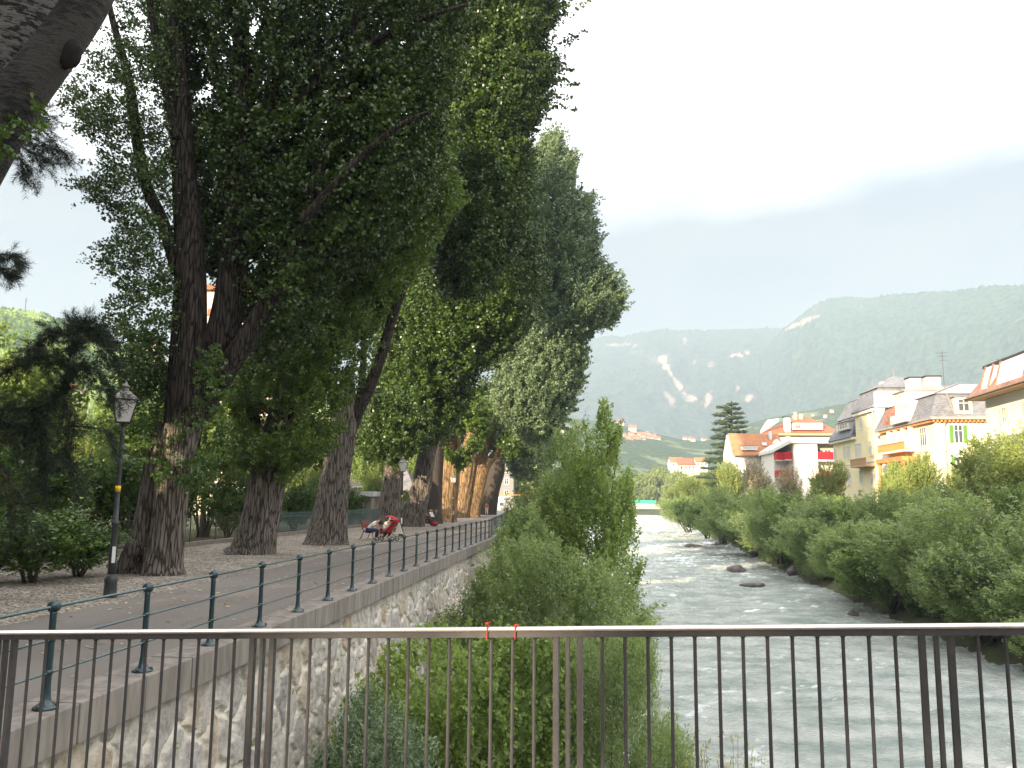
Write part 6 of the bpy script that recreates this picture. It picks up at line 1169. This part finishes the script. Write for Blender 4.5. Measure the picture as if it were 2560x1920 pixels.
sit_lean = dict(pelvis=(0, 0, .52), belly=(.12, 0, .66), chest=(.34, 0, .86), neck=(.46, 0, .93), head=((.52, 0, .93), (.62, 0, .90)), hip=((.05, .1, .5), (.05, -.1, .5)), knee=((.46, .13, .5), (.46, -.13, .5)), ankle=((.42, .13, .09), (.40, -.13, .09)), toe=((.56, .14, .04), (.54, -.14, .04)), shoulder=((.36, .19, .85), (.36, -.19, .85)), elbow=((.5, .2, .62), (.52, -.2, .62)), wrist=((.72, .12, .6), (.74, -.1, .62)), palm=((.80, .10, .61), (.82, -.08, .63)))
sit_read = dict(pelvis=(0, 0, .52), belly=(-.02, 0, .7), chest=(-.02, 0, .95), neck=(0, 0, 1.12), head=((.03, 0, 1.18), (.06, 0, 1.28)), hip=((.05, .1, .5), (.05, -.1, .5)), knee=((.46, .12, .52), (.46, -.12, .52)), ankle=((.6, .1, .12), (.5, -.12, .09)), toe=((.74, .1, .07), (.64, -.13, .04)), shoulder=((0, .2, 1.0), (0, -.2, 1.0)), elbow=((.16, .26, .76), (.16, -.26, .76)), wrist=((.40, .18, .84), (.40, -.18, .84)), palm=((.48, .16, .86), (.48, -.16, .86)))
walk = dict(pelvis=(0, 0, .95), belly=(0, 0, 1.1), chest=(.02, 0, 1.32), neck=(.03, 0, 1.5), head=((.05, 0, 1.56), (.06, 0, 1.68)), hip=((0, .09, .9), (0, -.09, .9)), knee=((.16, .1, .5), (-.04, -.1, .5)), ankle=((.2, .1, .09), (-.26, -.1, .14)), toe=((.36, .11, .05), (-.12, -.1, .04)), shoulder=((.02, .19, 1.4), (.02, -.19, 1.4)), elbow=((-.1, .24, 1.14), (.1, -.24, 1.14)), wrist=((-.04, .25, .92), (.24, -.22, .96)), palm=((-.02, .25, .84), (.3, -.21, .9)))
crouch = dict(pelvis=(0, 0, .42), belly=(.08, 0, .58), chest=(.24, 0, .80), neck=(.34, 0, .93), head=((.40, 0, .96), (.5, 0, .99)), hip=((.03, .1, .42), (.03, -.1, .42)), knee=((.4, .14, .5), (.36, -.14, .42)), ankle=((.12, .14, .1), (.05, -.14, .1)), toe=((.28, .15, .04), (.2, -.15, .04)), shoulder=((.26, .19, .82), (.26, -.19, .82)), elbow=((.42, .2, .6), (.44, -.2, .62)), wrist=((.62, .12, .62), (.64, -.1, .64)), palm=((.7, .1, .62), (.72, -.08, .64)))
def bench(label, x, y, ln=1.7, rz=0.0):
    t = thing('park_bench', label, 'bench', (x, y, 0), rz, 'red wooden benches'); q = MB()
    for k in range(4): q.box((-.02+k*.12, -ln/2, .44), (.08+k*.12, ln/2, .47))
    q.build('seat', M['bench_wood'], t); q = MB()
    for k in range(3): q.box((-.11-k*.035, -ln/2, .56+k*.13), (-.08-k*.035, ln/2, .66+k*.13))
    q.build('backrest', M['bench_wood'], t)
    for s in (-1, 1):
        yy = s*(ln/2-.12); q = MB(); q.tube([(-.22, yy, .02), (-.04, yy, .40), (-.10, yy, .55), (-.2, yy, .95)], .022, 6); q.tube([(.5, yy, .02), (.40, yy, .25), (.42, yy, .42)], .022, 6); q.tube([(-.05, yy, .41), (.44, yy, .42)], .02, 6); q.build('leg', M['bench_wood'], t); MB().tube([(-.14, yy, .68), (.2, yy, .70), (.42, yy, .66), (.44, yy, .43)], .02, 6).build('armrest', M['bench_wood'], t)
    return t
gA = G(795, 1165); bench('red wooden bench of the woman leaning to the stroller, beside the third poplar', gA.x, gA.y)
gB = G(917, 1136.5); bench('far red bench under the reading man', gB.x-.1, gB.y)
gW = G(817, 1168); person('woman in a white top and navy shorts leaning from the bench over the red stroller', (gW.x-.5, gW.y-.1, 0), 0.1, sit_lean, 'skin', ('white', False), 'navy')
p2 = person('person in a cream top crouching behind the red stroller, head hidden by the hood', (gW.x+.0, gW.y+1.1, 0), -.5, crouch, 'skin', ('cream', True), 'black'); q = MB().lathe((.46, 0, 1.0), [(0, .17), (.015, .17), (.02, .11), (.1, .09), (.12, .03)], 12).build('hat', M['cream'], p2, True)
p3 = person('tanned shirtless man on the far bench reading a newspaper', (gB.x, gB.y, 0), -.25, sit_read, 'skin_tan', None, 'black')
nw = MB().box((-.01, -.30, -.2), (.01, -.004, .2)).box((-.01, .004, -.2), (.012, .3, .2)); nw = nw.build('newspaper', M['paper']); nw.location = (gB.x+.56, gB.y-.13, .88); nw.rotation_euler = (0, -.5, -.25); tag(nw, 'open newspaper held by the shirtless reader', 'newspaper')
bg = MB().ball((0, 0, .17), .24, 12, 8, 1.3, .8, .75, .06, 3); bg.tube([(-.12, 0, .3), (0, 0, .48), (.12, 0, .3)], .02, 5); bg = bg.build('bag', M['red_bag'], smooth=True); gq = G(938, 1137.5); bg.location = (gq.x, gq.y, .02); tag(bg, 'dark red bag on the ground at the feet of the reader', 'bag')
gw = G(1051, 1113); person('man in a pinkish red shirt and pale trousers walking towards the bridge', (gw.x, gw.y, 0), -PI/2+.2, walk, 'skin_tan', ('pinkred', True), 'khaki')
GCR = 'far crowd in red and white where the quay bends'
pc = [('red', 'white'), ('red', 'navy'), ('pinkred', 'khaki'), ('white', 'navy')]; protos = [person('tiny far person of the crowd at the quay bend', (0, 0, 0), 0, walk, 'skin', (a, True), b) for a, b in pc]
for k in range(12):
    g = G(1106+k*2.6, 1095.5+(k % 3)*.7); o = protos[k] if k < 4 else dup(protos[k % 4], (0, 0, 0)); o.location = (g.x, g.y, 0); o.rotation_euler = (0, 0, -1.5+k*1.1); o['label'] = 'tiny far person in red and white of the crowd at the quay bend'; o['group'] = GCR
# stroller
gs = G(832, 1169); stt = thing('baby_stroller', 'red hooded baby stroller in front of the woman on the bench', 'stroller', (gs.x+.1, gs.y, 0), PI*.94); q = MB()
for s in (-.24, .24): q.tube([(.42, s, .12), (0, s, .45), (-.3, s, .72), (-.55, s, 1.02)], .014, 6); q.tube([(-.38, s, .12), (-.1, s, .42), (.25, s, .5)], .014, 6)
q.tube([(-.55, -.24, 1.02), (-.55, .24, 1.02)], .018, 6); q.tube([(-.38, -.24, .12), (-.38, .24, .12)], .012, 6); q.build('frame', M['black'], stt)
MB().prism([(.3, -.22, .42), (.32, -.22, .5), (-.02, -.22, .5), (-.3, -.22, .95), (-.38, -.22, .93), (-.1, -.22, .4)], (0, .44, 0)).build('seat', M['red'], stt)
q = MB(); n = 7; v = []; f = []
for i in range(n+1):
    a = 2.9-i/n*1.9
    for j in range(7): b = (j/6-.5); v.append((-.12+math.cos(a)*.42, b*.52, .80+math.sin(a)*.42*(1-abs(b)*.35)))
for i in range(n):
    for j in range(6): k = i*7+j; f.append((k, k+1, k+8, k+7))
q.add(v, f); h_ = q.build('hood', M['red'], stt, True); so_m = h_.modifiers.new('t', 'SOLIDIFY'); so_m.thickness = .012
for x in (.42, -.38):
    for s in (-.27, .27): w_ = MB().ring((x, s, .12), .10, .02, 'y', 14).build('wheel', M['black'], stt, True); MB().rod((x, s-.015, .12), (x, s+.015, .12), .03).build('hub', M['paper'], w_)
bb = MB(); bb.add([(-.16, -.06, .0), (.2, -.06, 0), (.2, .1, 0), (-.16, .1, 0), (-.03, 0, .52), (.05, 0, .52), (.05, .04, .52), (-.03, .04, .52)], [(3, 2, 1, 0), (0, 1, 5, 4), (1, 2, 6, 5), (2, 3, 7, 6), (3, 0, 4, 7), (4, 5, 6, 7)]); bb = bb.build('shopping_bag', M['cream']); bb.location = (gs.x+.66, gs.y-.1, .36); tag(bb, 'cream cloth bag hanging from the stroller handle', 'bag')
bw = MB().ball((0, 0, 0), .10, 10, 8, 1, 1.3, 1); bw.ball((.12, 0, .08), .085, 10, 8); bby = bw.build('person', M['white'], smooth=True); bby.location = (gs.x-.02, gs.y, .62); tag(bby, 'small child in white bundled in the red stroller', 'person', 'people on the promenade')
# litter bin
gl = G(1005, 1118); bn = thing('litter_bin', 'dark litter bin with white top between the second and third sunlit trunks', 'bin', gl); MB().lathe((0, 0, 0), [(0, .2), (.8, .26), (.82, .3), (.9, .3)], 12).build('body', M['bin'], bn, True); MB().lathe((0, 0, .904), [(0, .27), (.1, .25), (.2, .1)], 12).build('lid', M['white'], bn, True)

# ------------------------------------------------------------------ fallen leaves and weeds
rng = np.random.default_rng(70); n = 5200; x = np.where(rng.random(n) < .8, rng.uniform(-16, -9.2, n), rng.uniform(-9.2, -5.0, n)); y = rng.uniform(9, 60, n); c = np.stack([x+bx(0), y, np.full(n, .018)], 1)
a = rng.random(n)*6.28; u = np.stack([np.cos(a), np.sin(a), rng.uniform(-.25, .25, n)], 1); v_ = np.stack([-np.sin(a), np.cos(a), rng.uniform(-.25, .25, n)], 1); s = rng.uniform(.025, .06, n)[:, None]
M['litter'] = leafmat('litter', (0.16, 0.11, 0.06), (0.42, 0.36, 0.2), 0.0); q = np.stack([c-u*s, c+v_*s*.6, c+u*s, c-v_*s*.6], 1)
struct(qmesh('fallen_leaves', q.reshape(-1, 3), M['litter'], attr={'v': rng.random(n)}), 'stuff')
org = np.stack([np.full(90, -4.93), rng.uniform(6, 60, 90), rng.uniform(-4.2, -.4, 90)], 1); struct(foliage('wall_weeds', M['leaf_green'], None, org, np.tile([1, 0, .6], (90, 1))+rng.normal(size=(90, 3))*.3, .16, 14, .045, .6, seed=71, spread=.5), 'stuff')
